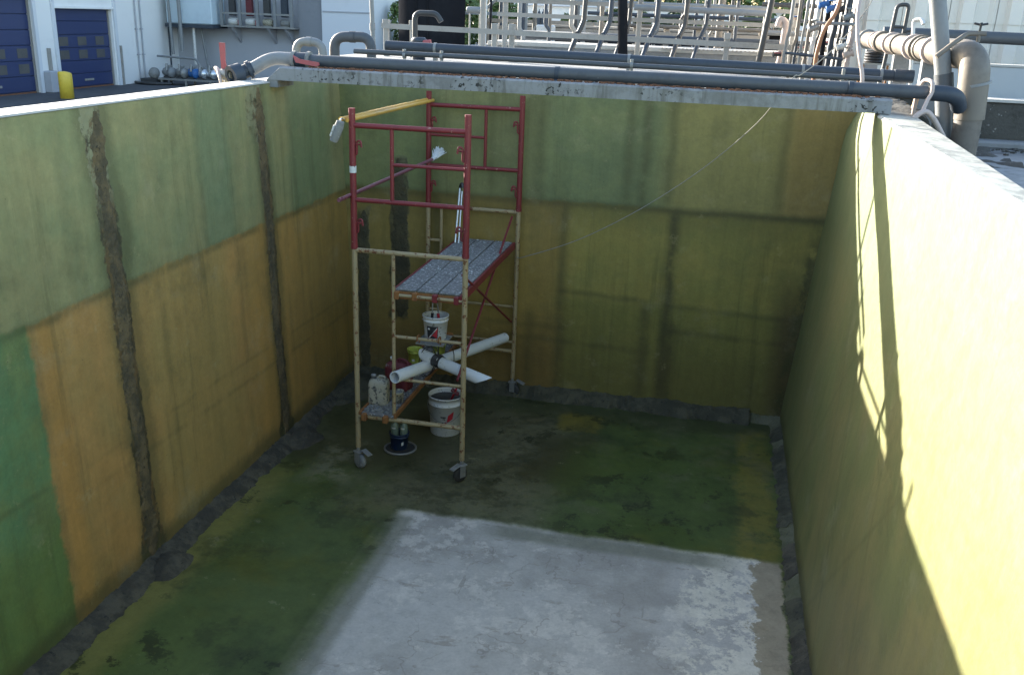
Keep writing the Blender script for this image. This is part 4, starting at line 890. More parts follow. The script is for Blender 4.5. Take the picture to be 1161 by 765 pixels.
# right end: fat vertical pipe, beige manifold, taps
t = thing("riser_pipe", "fat beige riser pipe with rounded elbow standing right of the tank corner", "pipe", (5.78, 8.5, 2.93))
MB().tube(bend([(5.60, 9.05, 3.80), (5.76, 8.5, 3.80), (5.79, 8.5, 3.30)], 0.19, 8), 0.118, 28).build("elbow", M_BEIGE, t)
MB().tube([(5.785, 8.5, 3.585), (5.79, 8.5, 3.565)], 0.124, 28).build("collar", M_PIPEL, t)
MB().tube([(5.785, 8.5, 3.57), (5.785, 8.5, 2.93)], 0.108, 26).build("tube", worn("stained_pipe", (0.15, 0.13, 0.11), (0.07, 0.062, 0.055), 0.55, 3, 0.42), t)
t = thing("tap", "garden tap with dark cross handle on the riser elbow", "tap", (5.75, 8.5, 3.92))
MB().tube([(5.75, 8.5, 3.90), (5.75, 8.5, 3.985)], 0.015, 10).build("stem", M_BEIGE, t)
MB().tube(bend([(5.80, 8.50, 3.965), (5.66, 8.50, 3.96), (5.56, 8.42, 3.89), (5.44, 8.4, 3.78)], 0.03), 0.020, 10).build("spout", M_BEIGE, t)
MB().tube([(5.75, 8.5, 3.98), (5.752, 8.5, 4.045)], 0.009, 8).build("spindle", M_BLK, t)
for k in range(3):
    a = R(20+120*k); MB().tube([(5.752, 8.5, 4.03), (5.752+0.055*math.cos(a), 8.5+0.055*math.sin(a), 4.04)], 0.009, 8).build("handle_arm", M_BLK, t)
mf = thing("manifold_pipe", "thick beige manifold pipe with clamps leading back from the riser", "pipe", (5.6, 11, 3.82))
MB().tube([(5.60, 9.0, 3.805), (5.60, 14.4, 3.84)], 0.098, 26).build("tube", M_BEIGE, mf)
for y in (9.35, 9.85, 10.0, 10.35, 11.2, 11.7, 12.4, 12.55, 13.0, 13.8): clamp("coupling", (5.60, y, 3.806+0.0065*(y-9)), 0.098, (0, 1, 0), 0.07, rnd.choice((M_BEIGE, M_PIPEL, M_HOSE)), mf, rnd.uniform(0.010, 0.03))
for y in (9.4, 11.0, 13.2): MB().b2((5.52, y-0.05, 2.93 if y < 10.1 else 3.2), (5.68, y+0.05, 3.72)).build("stand", M_CONC, mf)
t = thing("tall_pipe", "tall leaning grey pipe rising out of view beside the manifold", "pipe", (5.6, 8.65, 2.93))
MB().tube([(5.695, 8.65, 2.93), (5.558, 8.65, 3.666), (5.418, 8.65, 4.243), (5.286, 8.65, 4.984)], 0.066, 22).build("tube", M_PIPEL, t)
clamp("socket", (5.579, 8.65, 3.584), 0.066, (-0.13, 0, .67), 0.12, M_PIPE, t, 0.01)
t = thing("bent_pipe", "thin white pipe with hooked top beside the tall grey pipe", "pipe", (5.66, 10.4, 3.2))
MB().tube(bend([(5.72, 10.8, 3.20), (5.63, 10.8, 4.07), (5.70, 10.75, 4.08), (5.715, 10.72, 4.03)], 0.03), 0.018, 12).build("tube", M_WPLA, t)
MB().tube([(5.62, 10.8, 3.78), (5.60, 10.8, 3.90)], 0.032, 12).build("socket", M_HOSE, t)

def hose(name, pts, r, mat, label, cat="hose", rad=0.05):
    p = bend(pts, rad, 5); return tag(MB().tube(p, r, 12).build(name, mat, None, tuple(pts[0])), label, cat)
hose("hose", [(5.33, 8.02, 3.36), (5.375, 8.10, 3.47), (5.40, 8.12, 3.51), (5.398, 8.12, 3.60), (5.345, 8.22, 3.612), (5.33, 8.33, 3.5), (5.33, 8.38, 3.2)], 0.015, M_HOSE, "pinkish hose hooked over the right end of the front pipe")
hose("hose", [(5.25, 7.98, 3.28), (5.30, 8.0, 3.36), (5.37, 8.05, 3.385), (5.43, 8.05, 3.33), (5.55, 8.08, 3.16), (5.57, 8.1, 3.0)], 0.021, M_HOSE, "short thick pinkish hose bent over the corner below the hooked one", rad=0.06)
t = thing("timber_stake", "pale timber stake leaning against the right wall corner", "stake", (5.32, 8.6, 3.1))
MB().tube([(5.29, 8.45, 2.93), (5.39, 8.62, 3.48)], 0.020, 4).build("stake", M_WOOD, t)
hose("hose", [(4.98, 8.9, 4.70), (4.80, 8.55, 4.18), (4.83, 8.4, 3.85), (4.90, 8.33, 3.60), (4.91, 8.36, 3.45)], 0.016, M_HOSE, "long pinkish hose hanging down to the front pipe near the black frame", rad=0.2)
hose("hose", [(5.50, 11.2, 3.24), (5.62, 11.0, 3.34), (5.80, 10.85, 3.42), (5.86, 10.8, 3.60), (5.95, 10.5, 3.78)], 0.022, M_HOSE, "curved pinkish hose under the beige manifold", rad=0.12)
tag(MB().tube([(5.42, 10.14, 2.95), (5.55, 9.6, 2.96), (5.6, 8.9, 2.98)], 0.06, 14).build("drain_pipe", M_DARKR, None, (5.5, 9.6, 2.93)), "dirty black drain pipe lying in the corner below the riser", "pipe")
# pipe stub and dirt in the corner
mb = MB()
for i in range(220):
    x = rnd.uniform(5.3, 6.9); y = 10.05-abs(rnd.gauss(0, 0.22)); s_ = rnd.uniform(0.008, 0.028)
    mb.box((x, y, 2.93+s_*.2), (s_*1.5, s_, s_*.7), Matrix.Rotation(rnd.uniform(0, 3), 3, 'Z') @ Matrix.Rotation(rnd.uniform(-.4, .4), 3, 'Y'))
tag(mb.build("rubble", M_DARKC, None), "dark stony rubble in the corner between right wall and blackened wall", "rubble", kind="stuff")

gx, gy = 26, 36; hv = []
for j in range(gy+1):
    for i in range(gx+1):
        y = 8.36+1.74*j/gy; xa = rx_(min(y, D), H)+0.05; x = xa+(6.29-xa)*i/gx
        t = max(0, min(1, (x-5.42)/0.22)); e = min(1, j/5.0)
        z = 3.352-0.42*t*t*(3-2*t) + 0.045*mnoise.noise(Vector((x*5, y*5, 2)))*(0.4+t) + 0.02*mnoise.noise(Vector((x*17, y*17, 5)))
        hv.append((x, y, max(2.90, z-(1-e)*0.03)))
mb = MB().add(hv, [(j*(gx+1)+i, j*(gx+1)+i+1, (j+1)*(gx+1)+i+1, (j+1)*(gx+1)+i) for j in range(gy) for i in range(gx)], True)
mb.add([hv[i] for i in range(gx+1)]+[(hv[i][0], hv[i][1], 2.9) for i in range(gx+1)], [(i, i+1, gx+2+i, gx+1+i) for i in range(gx)])
tag(mb.build("dirt_heap", M_DARKC), "heap of black dirt in the corner beside the right wall under the hoses", "dirt", kind="stuff")

# walls right of the tank
mb = MB(); n = 40
for i in range(n):
    x0, x1 = 5.24+i*0.2, 5.24+(i+1)*0.2
mb.b2((5.42, 10.10, 2.9), (15, 10.36, 3.345), ch=0.02); mb.b2((4.95, 9.91, 2.9), (5.42, 10.36, 3.345), ch=0.02)
bwl = tag(mb.build("low_wall", M_DARKC), "low blackened concrete wall right of the tank, speckled with pale chips", "wall")
MB().b2((5.22, 10.085, 3.346), (15, 10.37, 3.372)).build("coping", M_TOP, bwl)
MB().b2((5.3, 9.86, 2.925), (15, 10.09, 3.00), ch=0.02).build("kerb", M_CONC, bwl)
mb = MB(); mb.b2((5.86, 12.5, 3.15), (15, 12.75, 3.60), ch=0.01)
gw = tag(mb.build("low_wall", worn("blue_grey_render", (0.40, 0.43, 0.45), (0.33, 0.36, 0.38), 0.8, 1.3, 0.5)), "smooth blue grey wall behind the blackened one", "wall")
MB().b2((5.86, 12.49, 3.601), (15, 12.76, 3.625)).build("coping", M_TOP, gw)
MB().b2((6.39, 12.488, 3.2), (6.41, 12.499, 3.6)).build("joint", M_BLK, gw)
t = thing("service_pipe", "dark grey service pipe running level in front of the white cladding", "pipe", (8, 13.6, 3.89))
MB().tube([(5.75, 13.6, 3.93), (10, 13.6, 3.88), (15, 13.6, 3.86)], 0.075, 20).build("tube", M_PIPE, t)
for x in (6.6, 7.9, 9.6): MB().b2((x-0.03, 13.57, 3.2), (x+0.03, 13.63, 3.84)).build("stand", M_GALV, t)

# white ribbed cladding at the far right
M_CLAD = worn("white_cladding", (0.74, 0.70, 0.63), (0.62, 0.58, 0.51), 0.5, 1.4, 0.5)
cl = thing("white_building", "white ribbed building filling the far right behind the pipes", "building", (10, 15, 3.2))
for i in range(16):
    x0 = 5.55+i*0.62; mb = MB()
    prof = [(0, 0), (0.10, 0), (0.14, -0.10), (0.30, -0.10), (0.34, 0), (0.50, 0), (0.56, -0.035), (0.612, 0)]
    vs = []
    for dx, dy in prof:
        vs += [(x0+dx, 15.0+dy, 3.2), (x0+dx, 15.0+dy, 4.2 if False else 4.10)]
    m_ = len(prof); mb.add(vs, [(2*k, 2*k+2, 2*k+3, 2*k+1) for k in range(m_-1)]); mb.build("panel", M_CLAD, cl)
    mb = MB(); mb.add([(a, b-0.012, c+0.86 if c > 3.5 else 4.085) for a, b, c in vs], [(2*k, 2*k+2, 2*k+3, 2*k+1) for k in range(m_-1)]); mb.build("panel", M_CLAD, cl)
MB().b2((5.55, 15.04, 3.2), (15.5, 24, 4.95)).build("body", M_CLAD, cl)
MB().b2((5.5, 14.8, 4.951), (15.6, 24.2, 5.05)).build("roof", M_CLAD, cl)

# ------------------------------------------------------------------ frames, coil, clutter at the right centre
M_BRK = worn("dark_steel_frame", (0.042, 0.043, 0.045), (0.075, 0.07, 0.065), 0.5, 8, 0.5)
t = thing("pipe_rack", "dark steel hoop frame standing between the manifold and the rear pipe", "rack", (5.7, 12, 3.2))
MB().tube(bend([(5.56, 12.0, 3.2), (5.63, 12.0, 4.235), (5.755, 12.0, 4.245), (5.72, 12.0, 3.2)], 0.05), 0.022, 8).build("hoop", M_BRK, t)
MB().tube([(5.62, 12.0, 4.0), (5.74, 12.0, 4.0)], 0.018, 8).build("bar", M_BRK, t)
for x, z in ((5.77, 3.95), (5.78, 3.86)): MB().tube([(x-.02, 11.99, z), (x+0.06, 11.97, z+0.02)], 0.016, 8).build("hook", M_BRK, t)
t = thing("rope_coil", "black coil of hose on a small rusty table", "coil", (5.55, 12.6, 3.58))
for k in range(4): MB().lathe([(0.10+0.018*math.cos(a*math.pi/4), 0.018*math.sin(a*math.pi/4)) for a in range(9)], (5.55, 12.6, 3.60+k*0.032), 24).build("loop", M_BLK, t)
t = thing("steel_table", "small rusty steel table under the black coil", "table", (5.55, 12.6, 3.2))
MB().b2((5.40, 12.45, 3.56), (5.72, 12.75, 3.58)).build("top", M_GALV, t)
for x, y in ((5.42, 12.47), (5.70, 12.47), (5.42, 12.73), (5.70, 12.73)): MB().tube([(x, y, 3.2), (x, y, 3.56)], 0.014, 8).build("leg", M_RUST, t)

def vpipe(pts, r, mat, label, sock=(), rad=0.06, name="vertical_pipe", group=None):
    t = thing(name, label, "pipe", tuple(pts[0]), group)
    MB().tube(bend(pts, rad, 4), r, 14).build("tube", mat, t)
    for i, f_ in sock:
        a = Vector(pts[i]); b = Vector(pts[i+1]); clamp("socket", a.lerp(b, f_), r, b-a, 0.07, mat, t, 0.007)
    return t
# offset down pipes over the walkway (white railing in front)
G1 = "grey down pipes with a sideways offset over the walkway"
for k, x in enumerate((1.36, 1.81, 2.09, 2.60, 3.08, 3.42)):
    y = 17.0 + (0.5 if k in (2, 5) else 0); s_ = 0.9 if k in (2, 5) else 1.0
    vpipe([(x, y, 4.7), (x-0.02, y, 3.93), (x-0.10, y-0.05, 3.72), (x-0.11, y-0.1, 3.70), (x-0.20, y-0.45, 3.30)], 0.042*s_, (M_BRK, M_PIPED)[k % 2], f"grey offset down pipe over the walkway, {('first', 'second', 'third', 'fourth', 'fifth', 'sixth')[k]} from the left of six", ((0, .5), (2, .5)), 0.06, "down_pipe", G1)
vpipe([(2.13, 15.6, 4.3), (2.21, 15.6, 3.2)], 0.075, M_BLACKC, "short thick black post behind the white railing", ((0, .4),), name="black_post")
vpipe([(2.16, 17.3, 4.18), (4.42, 17.3, 4.145)], 0.050, M_PIPEL, "pale grey level pipe hung across the down pipes", ((0, .1), (0, .35), (0, .8)), name="level_pipe")
vpipe([(0.4, 17.8, 4.37), (2.7, 17.8, 4.37)], 0.055, M_PIPED, "dark level pipe high behind the down pipes", ((0, .3),), name="level_pipe")
vpipe([(2.9, 17.8, 4.42), (4.0, 17.8, 4.40)], 0.05, M_BLACKC, "black level pipe high beside the dark one", ((0, .3),), name="level_pipe")
vpipe([(4.40, 15.4, 4.6), (4.33, 15.4, 3.9), (4.26, 15.4, 3.24)], 0.045, M_BRK, "leaning dark steel post before the right group of pipes", ((0, .9), ), name="steel_post")
vpipe([(4.62, 16.2, 3.24), (4.66, 16.2, 4.02), (4.56, 16.2, 4.08), (4.54, 16.2, 3.95)], 0.05, M_HOSE, "pinkish pipe with a hooked top beside the steel post", ((0, .2),), 0.06, "bent_pipe")
cl_ = [(4.74, 15, M_BEIGE, .022), (4.80, 15.2, M_PIPED, .022), (4.86, 15, M_PIPEL, .02), (4.92, 14.8, M_BEIGE, .026), (5.00, 14.9, M_WPLA, .030), (5.09, 15.4, M_BRK, .02), (5.18, 15.2, M_BLACKC, .035), (5.27, 15, M_PIPED, .04), (5.34, 14.9, M_BRK, .022), (5.42, 15, M_PIPED, .045), (5.50, 14.7, M_HOSE, .03), (4.68, 15.6, M_PIPEL, .03), (5.14, 16.2, M_BEIGE, .028)]
wd = ("narrow beige", "narrow dark grey", "narrow pale grey", "slim weathered beige", "white", "thin dark steel", "black", "dark grey", "slender dark steel", "fat dark grey", "pinkish", "pale grey rearmost", "beige rear")
for k, (x, y, m_, r) in enumerate(cl_):
    h1 = 3.75+rnd.uniform(-.1, .1); dx = rnd.uniform(-.04, .04)
    vpipe([(x-0.03, y, 3.22), (x-0.01, y, h1), (x+dx*.5, y-0.03, h1+0.1), (x+0.03, y, 4.75)], r, m_, f"{wd[k]} upright pipe in the tangle left of the black frame", ((0, rnd.uniform(.3, .8)), (2, rnd.uniform(.1, .5))), 0.04, "upright_pipe", "upright pipes in the tangle beside the manifold")
M_BLUV = worn("blue_valve", (0.03, 0.13, 0.36), (0.02, 0.09, 0.25), 0.5, 9); M_ORG = worn("orange_hose", (0.34, 0.15, 0.07), (0.24, 0.11, 0.05), 0.5, 9)
for k, (x, y, z, m_, lab) in enumerate(((5.06, 14.7, 4.27, M_BLUV, "blue valve high on the tangle of pipes"), (5.16, 14.6, 4.22, M_BLUV, "second blue valve right of the first one in the tangle"), (5.27, 14.7, 4.20, M_BLK, "black round valve among the tangled pipes"), (5.40, 14.6, 4.12, M_PIPEL, "pale valve body at the right of the tangled pipes"), (4.97, 14.75, 3.95, M_GALV, "steel valve low in the tangled pipes"), (5.36, 14.55, 3.72, M_WPLA, "white valve body near the foot of the tangled pipes"), (5.46, 14.5, 3.62, M_HOSE, "pinkish coupling at the foot of the tangled pipes"))):
    t = thing("valve", lab, "valve", (x, y, z), "valves in the tangle of pipes")
    MB().lathe([(0, -.07), (.05, -.07), (.05, -.05), (.036, -.045), (.045, 0), (.036, .045), (.05, .05), (.05, .07), (0, .07)], (x, y, z), 16, axis=(0.9, 0.1, 0.3)).build("body", m_, t)
    MB().tube([(x, y, z), (x, y-0.02, z+0.10)], 0.012, 8).build("stem", M_GALV, t)
    MB().lathe([(0.0, .095), (.045, .095), (.052, .105), (.045, .115), (0, .115)], (x, y-0.01, z), 14).build("wheel", m_, t)
hose("hose", [(5.26, 14.5, 4.4), (5.22, 14.45, 4.15), (5.08, 14.4, 3.95), (5.02, 14.4, 3.6), (5.03, 14.4, 3.26)], 0.028, M_ORG, "orange hose hanging through the tangle of pipes", rad=0.12)
vpipe([(4.98, 14.6, 4.02), (5.52, 14.6, 4.02)], 0.024, M_PIPEL, "pale grey crossbar pipe over the tangle", ((0, .3),), name="cross_pipe")
vpipe([(4.62, 14.7, 3.60), (5.40, 14.5, 3.55)], 0.020, M_PIPED, "thin dark pipe low across the tangle", ((0, .3),), name="cross_pipe")

# pipework and rails behind the tangle and the down pipes
ORD = ('first', 'second', 'third', 'fourth', 'fifth', 'sixth')
kinds = ((M_PIPEL, "pale grey"), (M_BEIGE, "beige"), (M_PIPED, "dark grey"), (M_BRK, "dark steel"), (M_WHITE, "cream"))
for k in range(26):
    m_, nm_ = kinds[k % 5]; y = 19.8+(k*7 % 13)*0.22; x = (-0.3 + k*0.245)*(y/20.0)+0.3*(y-20)/20
    h1 = 3.6+0.5*rnd.random(); dx = rnd.choice((0, 0, .08, -.08))
    vpipe([(x, y, 3.24), (x, y, h1), (x+dx, y-.04, h1+0.10), (x+dx, y, 4.9)] if dx else [(x, y, 3.24), (x, y, 4.9)], rnd.choice((.028, .035, .045)), m_,
          f"slim {nm_} upright pipe beyond the walkway, {ORD[k//5]} of its colour from the left", ((0, rnd.uniform(.2, .7)),), 0.05, "rear_pipe_upright", f"{nm_} upright pipes of the rear row")
for k, (x0, x1, y, z, m_, lab) in enumerate(((-0.4, 4.6, 20.4, 4.30, M_PIPEL, "pale grey level pipe high on the rear row of uprights"), (0.8, 6.2, 21.2, 4.08, M_PIPED, "dark level pipe halfway up the rear row of uprights"), (1.5, 6.4, 20.9, 3.86, M_BEIGE, "beige level pipe low on the rear row of uprights"), (4.3, 6.6, 17.6, 4.30, M_BRK, "dark steel level pipe behind the tangle"), (4.4, 6.2, 16.8, 3.85, M_PIPEL, "pale grey level pipe behind the tangle"))):
    vpipe([(x0, y, z), (x1, y, z-.02)], 0.038, m_, lab, ((0, .2), (0, .55), (0, .8)), name="level_pipe")
for k in range(9):
    x = 4.55+k*0.115; y = 15.7+(k*5 % 7)*0.12; m_ = (M_BRK, M_PIPED, M_HOSE, M_BLACKC, M_PIPEL)[k % 5]; z = 3.55+(k*3 % 8)*0.09
    t = thing("valve", f"{('dark steel', 'dark grey', 'pinkish', 'black', 'pale grey')[k % 5]} flanged valve deep in the tangle, {('left', 'right')[k//5]} one of its colour", "valve", (x, y, z), f"{('dark steel', 'dark grey', 'pinkish', 'black', 'pale grey')[k % 5]} flanged valves deep in the tangle")
    MB().lathe([(0, -.06), (.045, -.06), (.045, -.045), (.03, -.04), (.036, 0), (.03, .04), (.045, .045), (.045, .06), (0, .06)], (x, y, z), 14, axis=((1, .2, .1), (0, .2, 1))[k % 2]).build("body", m_, t)
    MB().tube([(x, y, z), (x+.01, y-.07, z+.02)], .01, 6).build("stem", M_GALV, t)
    MB().tube([(x-.045, y-.075, z+.02), (x+.055, y-.075, z+.02)], .01, 6).build("lever", (M_VALR, M_BLK, M_BLUV)[k % 3], t)

# ------------------------------------------------------------------ white railings and walkway
def railing(label, x0, x1, y, posts, rails, group=None, pw=0.085, z0=3.22, cap=True):
    t = thing("white_railing", label, "railing", ((x0+x1)/2, y, z0), group)
    for px, top in posts: 
        o = MB().b2((px-pw/2, y-0.04, z0), (px+pw/2, y+0.04, top), ch=0.006).build("post", M_WHITE, t)
        if cap: MB().b2((px-pw/2-0.012, y-0.055, top-0.09), (px+pw/2+0.012, y+0.055, top+0.01), ch=0.008).build("post_cap", M_WHITE, o)
    for za, zb, h in rails:
        mb = MB(); mb.prism([(x0, y-0.062, za-h/2), (x1, y-0.062, zb-h/2), (x1, y-0.062, zb+h/2), (x0, y-0.062, za+h/2)], (0, 0.02, 0)); mb.build("rail", M_WHITE, t)
    return t
railing("long white railing with capped posts just behind the rear pipe", -1.95, 5.35, 16.0, ((-1.88, 3.83), (-1.41, 3.83), (0.01, 3.83), (0.30, 3.83), (3.78, 3.82)), ((3.735, 3.64, 0.085),))
railing("tall white railing on the walkway behind the long one", -0.47, 5.0, 18.2, ((-0.75, 4.55), (-0.32, 4.5), (2.18, 4.5), (4.9, 4.6)), ((4.235, 4.20, 0.07), (3.99, 3.96, 0.075)), cap=False)
wk = thing("walkway", "raised pale walkway with a slotted edge behind the white railing", "walkway", (2, 19, 3.24))
MB().b2((-0.75, 18.6, 3.42), (8.5, 20.0, 3.50), ch=0.01).build("slab", M_TOP, wk)
MB().b2((-0.75, 18.62, 3.24), (8.5, 18.75, 3.419)).build("face", M_CONC, wk)
for i in range(34): MB().b2((2.6+i*0.075, 18.5, 3.485), (2.635+i*0.075, 18.595, 3.505)).build("grating_bar", M_WHITE, wk)
mb = MB(); mb.lathe([(0, 0), (0.09, 0), (0.09, 6.6), (0, 6.6)], (-0.6, 20.6, 3.60), 20, axis=(1, 0, 0))
tag(mb.build("ground_pipe", M_PIPED, None, (2, 20.6, 3.3)), "dark grey pipe lying level behind the walkway", "pipe")
t = thing("white_tank", "small white box unit with a sloped side behind the railing", "box", (-0.2, 22, 3.24))
MB().prism([(-0.62, 21.6, 3.45), (-0.42, 21.6, 3.77), (-0.40, 21.6, 3.45)], (0, .3, 0)).build("slope", M_WHITE, t)
MB().b2((-0.40, 21.6, 3.24), (-0.02, 22, 3.80), ch=0.03).build("body", M_WPLA, t)
# timber fence behind
fn = thing("timber_fence", "pale weathered timber fence with wide gaps behind the walkway", "fence", (1.2, 26, 3.24))
M_FEN = worn("weathered_fence", (0.30, 0.265, 0.22), (0.22, 0.19, 0.155), 0.8, 3, 0.5)
for x in [-2.6+i*0.80 for i in range(10)]: MB().b2((x-0.07, 26, 3.24), (x+0.07, 26.12, 3.86), ch=0.01).build("post", M_FEN, fn)
for z, h in ((3.83, 0.10), (3.65, 0.10)): 
    for i in range(5): MB().b2((-2.7+i*1.5, 25.93, z-h/2+rnd.uniform(-.01, .01)), (-2.7+i*1.5+1.49, 25.985, z+h/2)).build("rail", M_FEN, fn)
mb = MB(); 
t = thing("dark_shed", "low dark shed wall seen through the timber fence", "shed", (1.5, 28, 3.24))
MB().b2((-2.2, 28, 3.24), (5.2, 30, 3.70)).build("wall", M_BLACKC, t); MB().b2((-2.4, 27.8, 3.70), (5.4, 30.2, 3.76)).build("roof", M_FEN, t)
# more uprights and frames left of centre
for k, (x, y, m_, r, lab) in enumerate(((-0.95, 19.6, M_BLACKC, .02, "thin black post beside the black tank"), (-1.9, 23, M_WPLA, .03, "thin white upright behind the tall railing, left one"), (-1.45, 23.2, M_WPLA, .035, "white upright behind the tall railing, right one"), (-1.2, 24, M_PIPED, .05, "dark upright post in front of the hedge"), (-0.95, 24.2, M_BEIGE, .05, "beige upright post in front of the hedge"), (0.05, 24.5, M_PIPEL, .07, "pale upright duct in front of the hedge, left"), (0.25, 24.4, M_WHITE, .06, "white upright duct in front of the hedge, right"), (3.55, 24, M_BEIGE, .09, "fat beige upright in front of the hedge"), (3.05, 22, M_PIPED, .035, "thin dark upright right of the down pipes"), (3.8, 21, M_BRK, .04, "thin dark steel upright near the right group"))):
    vpipe([(x, y, 3.24), (x+0.02, y, 4.95)], r, m_, lab, ((0, .5), (0, .62)), name="upright_post")
for k, x in enumerate((-0.70, -0.60, -0.50)):
    t = thing("gas_bottle", f"dark grey cylinder standing by the hedge, {('left', 'middle', 'right')[k]} of three", "cylinder", (x, 23.5, 3.5), "dark cylinders by the hedge")
    MB().lathe([(0, 0), (.045, 0), (.048, .02), (.048, .52), (.03, .58), (.012, .6), (.012, .64), (0, .64)], (x, 23.5, 3.5), 14).build("shell", M_PIPED, t)
t = thing("trestle", "steel trestle carrying the dark cylinders", "trestle", (-0.6, 23.5, 3.24))
MB().b2((-0.85, 23.4, 3.46), (-0.35, 23.6, 3.498)).build("top", M_GALV, t)
for x in (-0.82, -0.38): MB().b2((x-.02, 23.45, 3.24), (x+.02, 23.55, 3.46)).build("leg", M_GALV, t)
t = thing("steel_gantry", "grey steel gantry with a diagonal brace behind the tall railing", "gantry", (-1.8, 25, 3.24))
for x in (-3.2, -1.35): MB().b2((x-.05, 25, 3.24), (x+.05, 25.1, 4.8)).build("post", M_PIPEL, t)
for z in (4.0, 4.45): MB().b2((-3.2, 25.01, z-.04), (-1.35, 25.09, z+.04)).build("beam", M_PIPEL, t)
MB().tube([(-2.5, 25.0, 4.0), (-1.7, 25.0, 4.75)], 0.045, 8).build("brace", M_PIPEL, t)
t = thing("pale_drum", "small pale horizontal drum on legs left of the gantry brace", "drum", (-1.9, 21.5, 3.24))
MB().lathe([(0, 0), (.06, 0), (.07, .02), (.07, .36), (.06, .38), (0, .38)], (-1.95, 21.5, 4.06), 18, axis=(1, 0, 0)).build("drum", M_PIPEL, t)
for x in (-1.88, -1.65): MB().tube([(x, 21.5, 3.24), (x, 21.5, 4.0)], 0.02, 8).build("leg", M_GALV, t)
for k, x in enumerate((-3.0, -2.75, -2.45)):
    vpipe([(x, 27, 3.24), (x, 27, 4.9)], 0.05, M_PIPED, f"dark upright duct at the far left of the hedge, {('left', 'middle', 'right')[k]} of three", ((0, .5),), name="upright_duct", group="dark upright ducts left of the hedge")

# black tank, small pump in front
bt = thing("black_tank", "large black cylindrical tank left of the white railing", "tank", (-3.80, 24.9, 0.78))
mb = MB(); prof = [(0, 0), (0.86, 0)]
for k in range(14): prof += [(0.86, 0.25*k+.02), (0.872, 0.25*k+.10), (0.872, 0.25*k+.17), (0.86, 0.25*k+.25)]
prof += [(0.86, 4.9), (0.7, 5.1), (0, 5.2)]
mb.lathe([(0, 0.0), (0.865, 0.0), (0.865, 2.2), (0.872, 2.22), (0.872, 2.30), (0.865, 2.32), (0.865, 4.9), (0.7, 5.1), (0, 5.2)], (-3.80, 24.9, 0.78), 40).build("shell", M_BLACKC, bt)
for a in (-100, -80): 
    x = -3.8+.88*math.cos(R(a)); y = 24.9+.88*math.sin(R(a)); MB().tube([(x, y, 0.9), (x, y, 5.4)], 0.018, 8).build("rib", M_BLACKC, bt)
hose("pipe_bend", [(-1.05, 15.0, 3.24), (-1.05, 15.0, 3.96), (-0.70, 15.0, 3.96), (-0.62, 15.0, 3.84)], 0.045, M_BRK, "dark pipe elbow arching in front of the black tank", "pipe bend", 0.10)
t = thing("pump", "small black pump with a red part below the railing", "pump", (-0.75, 14.9, 3.2))
MB().lathe([(0, 0), (.10, 0), (.10, .28), (.12, .29), (.12, .33), (.09, .36), (0, .36)], (-0.95, 14.9, 3.24), 20).build("body", M_PIPED, t)
MB().tube([(-0.86, 14.85, 3.52), (-0.74, 14.85, 3.53)], 0.045, 14).build("motor", M_VALR, t)
MB().tube([(-0.76, 14.9, 3.46), (-0.42, 14.9, 3.46)], 0.05, 14).build("shaft_cover", M_PIPED, t)

# ------------------------------------------------------------------ building on the left
M_BLD = worn("white_render", (0.76, 0.76, 0.75), (0.66, 0.66, 0.65), 0.8, 0.5, 0.5, speck=(0.35, 0.34, 0.32), speck_amt=0.74, speck_scale=5)
M_GRB = worn("blue_grey_render_wall", (0.37, 0.38, 0.41), (0.31, 0.32, 0.35), 0.8, 0.45, 0.5)
M_LGB = worn("pale_blue_render", (0.62, 0.64, 0.67), (0.55, 0.57, 0.60), 0.8, 0.5, 0.5)
M_DOOR = worn("navy_roller_door", (0.030, 0.044, 0.120), (0.040, 0.052, 0.115), 0.4, 1.2, 0.5)
M_PANE = worn("dusty_door_pane", (0.095, 0.09, 0.085), (0.065, 0.065, 0.07), 0.5, 2)
M_YELB = worn("yellow_bollard_paint", (0.72, 0.52, 0.06), (0.60, 0.42, 0.05), 0.5, 3)
GZ = 0.78; FX = -20.0
bd = thing("depot_building", "white depot building with navy sectional doors on the far left", "building", (-21, 30, GZ))
def wallbox(p, q, m_=M_BLD, name="wall"): return MB().b2(p, q, ch=0.01).build(name, m_, bd)
wallbox((-24, 24.0, GZ), (FX, 26.0, 8.0)); wallbox((-24, 30.42, GZ), (FX, 31.45, 8.0)); wallbox((-24, 34.95, GZ), (FX, 40.2, 8.0))
wallbox((-24, 26.001, 3.98), (FX-0.005, 30.419, 8.0)); wallbox((-24, 31.451, 3.70), (FX-0.005, 34.949, 8.0))
MB().b2((-24.3, 23.8, 8.002), (FX+0.3, 40.3, 8.25)).build("roof", M_GRB, bd)
MB().b2((FX-0.02, 31.35, 3.66), (FX+0.06, 35.0, 3.74)).build("lintel", M_BLD, bd)
for y in (30.36, 31.35, 35.0): MB().b2((FX, y, GZ), (FX+0.07, y+0.16, 7.8)).build("pilaster", M_LGB, bd)
for y in (30.95, 35.22): MB().b2((FX, y-0.04, GZ), (FX+0.12, y+0.04, 2.3)).build("corner_guard", M_WHITE, bd)
MB().b2((FX, 30.55, GZ), (FX+0.35, 31.0, GZ+0.75), ch=0.03).build("plinth", M_GRB, bd)
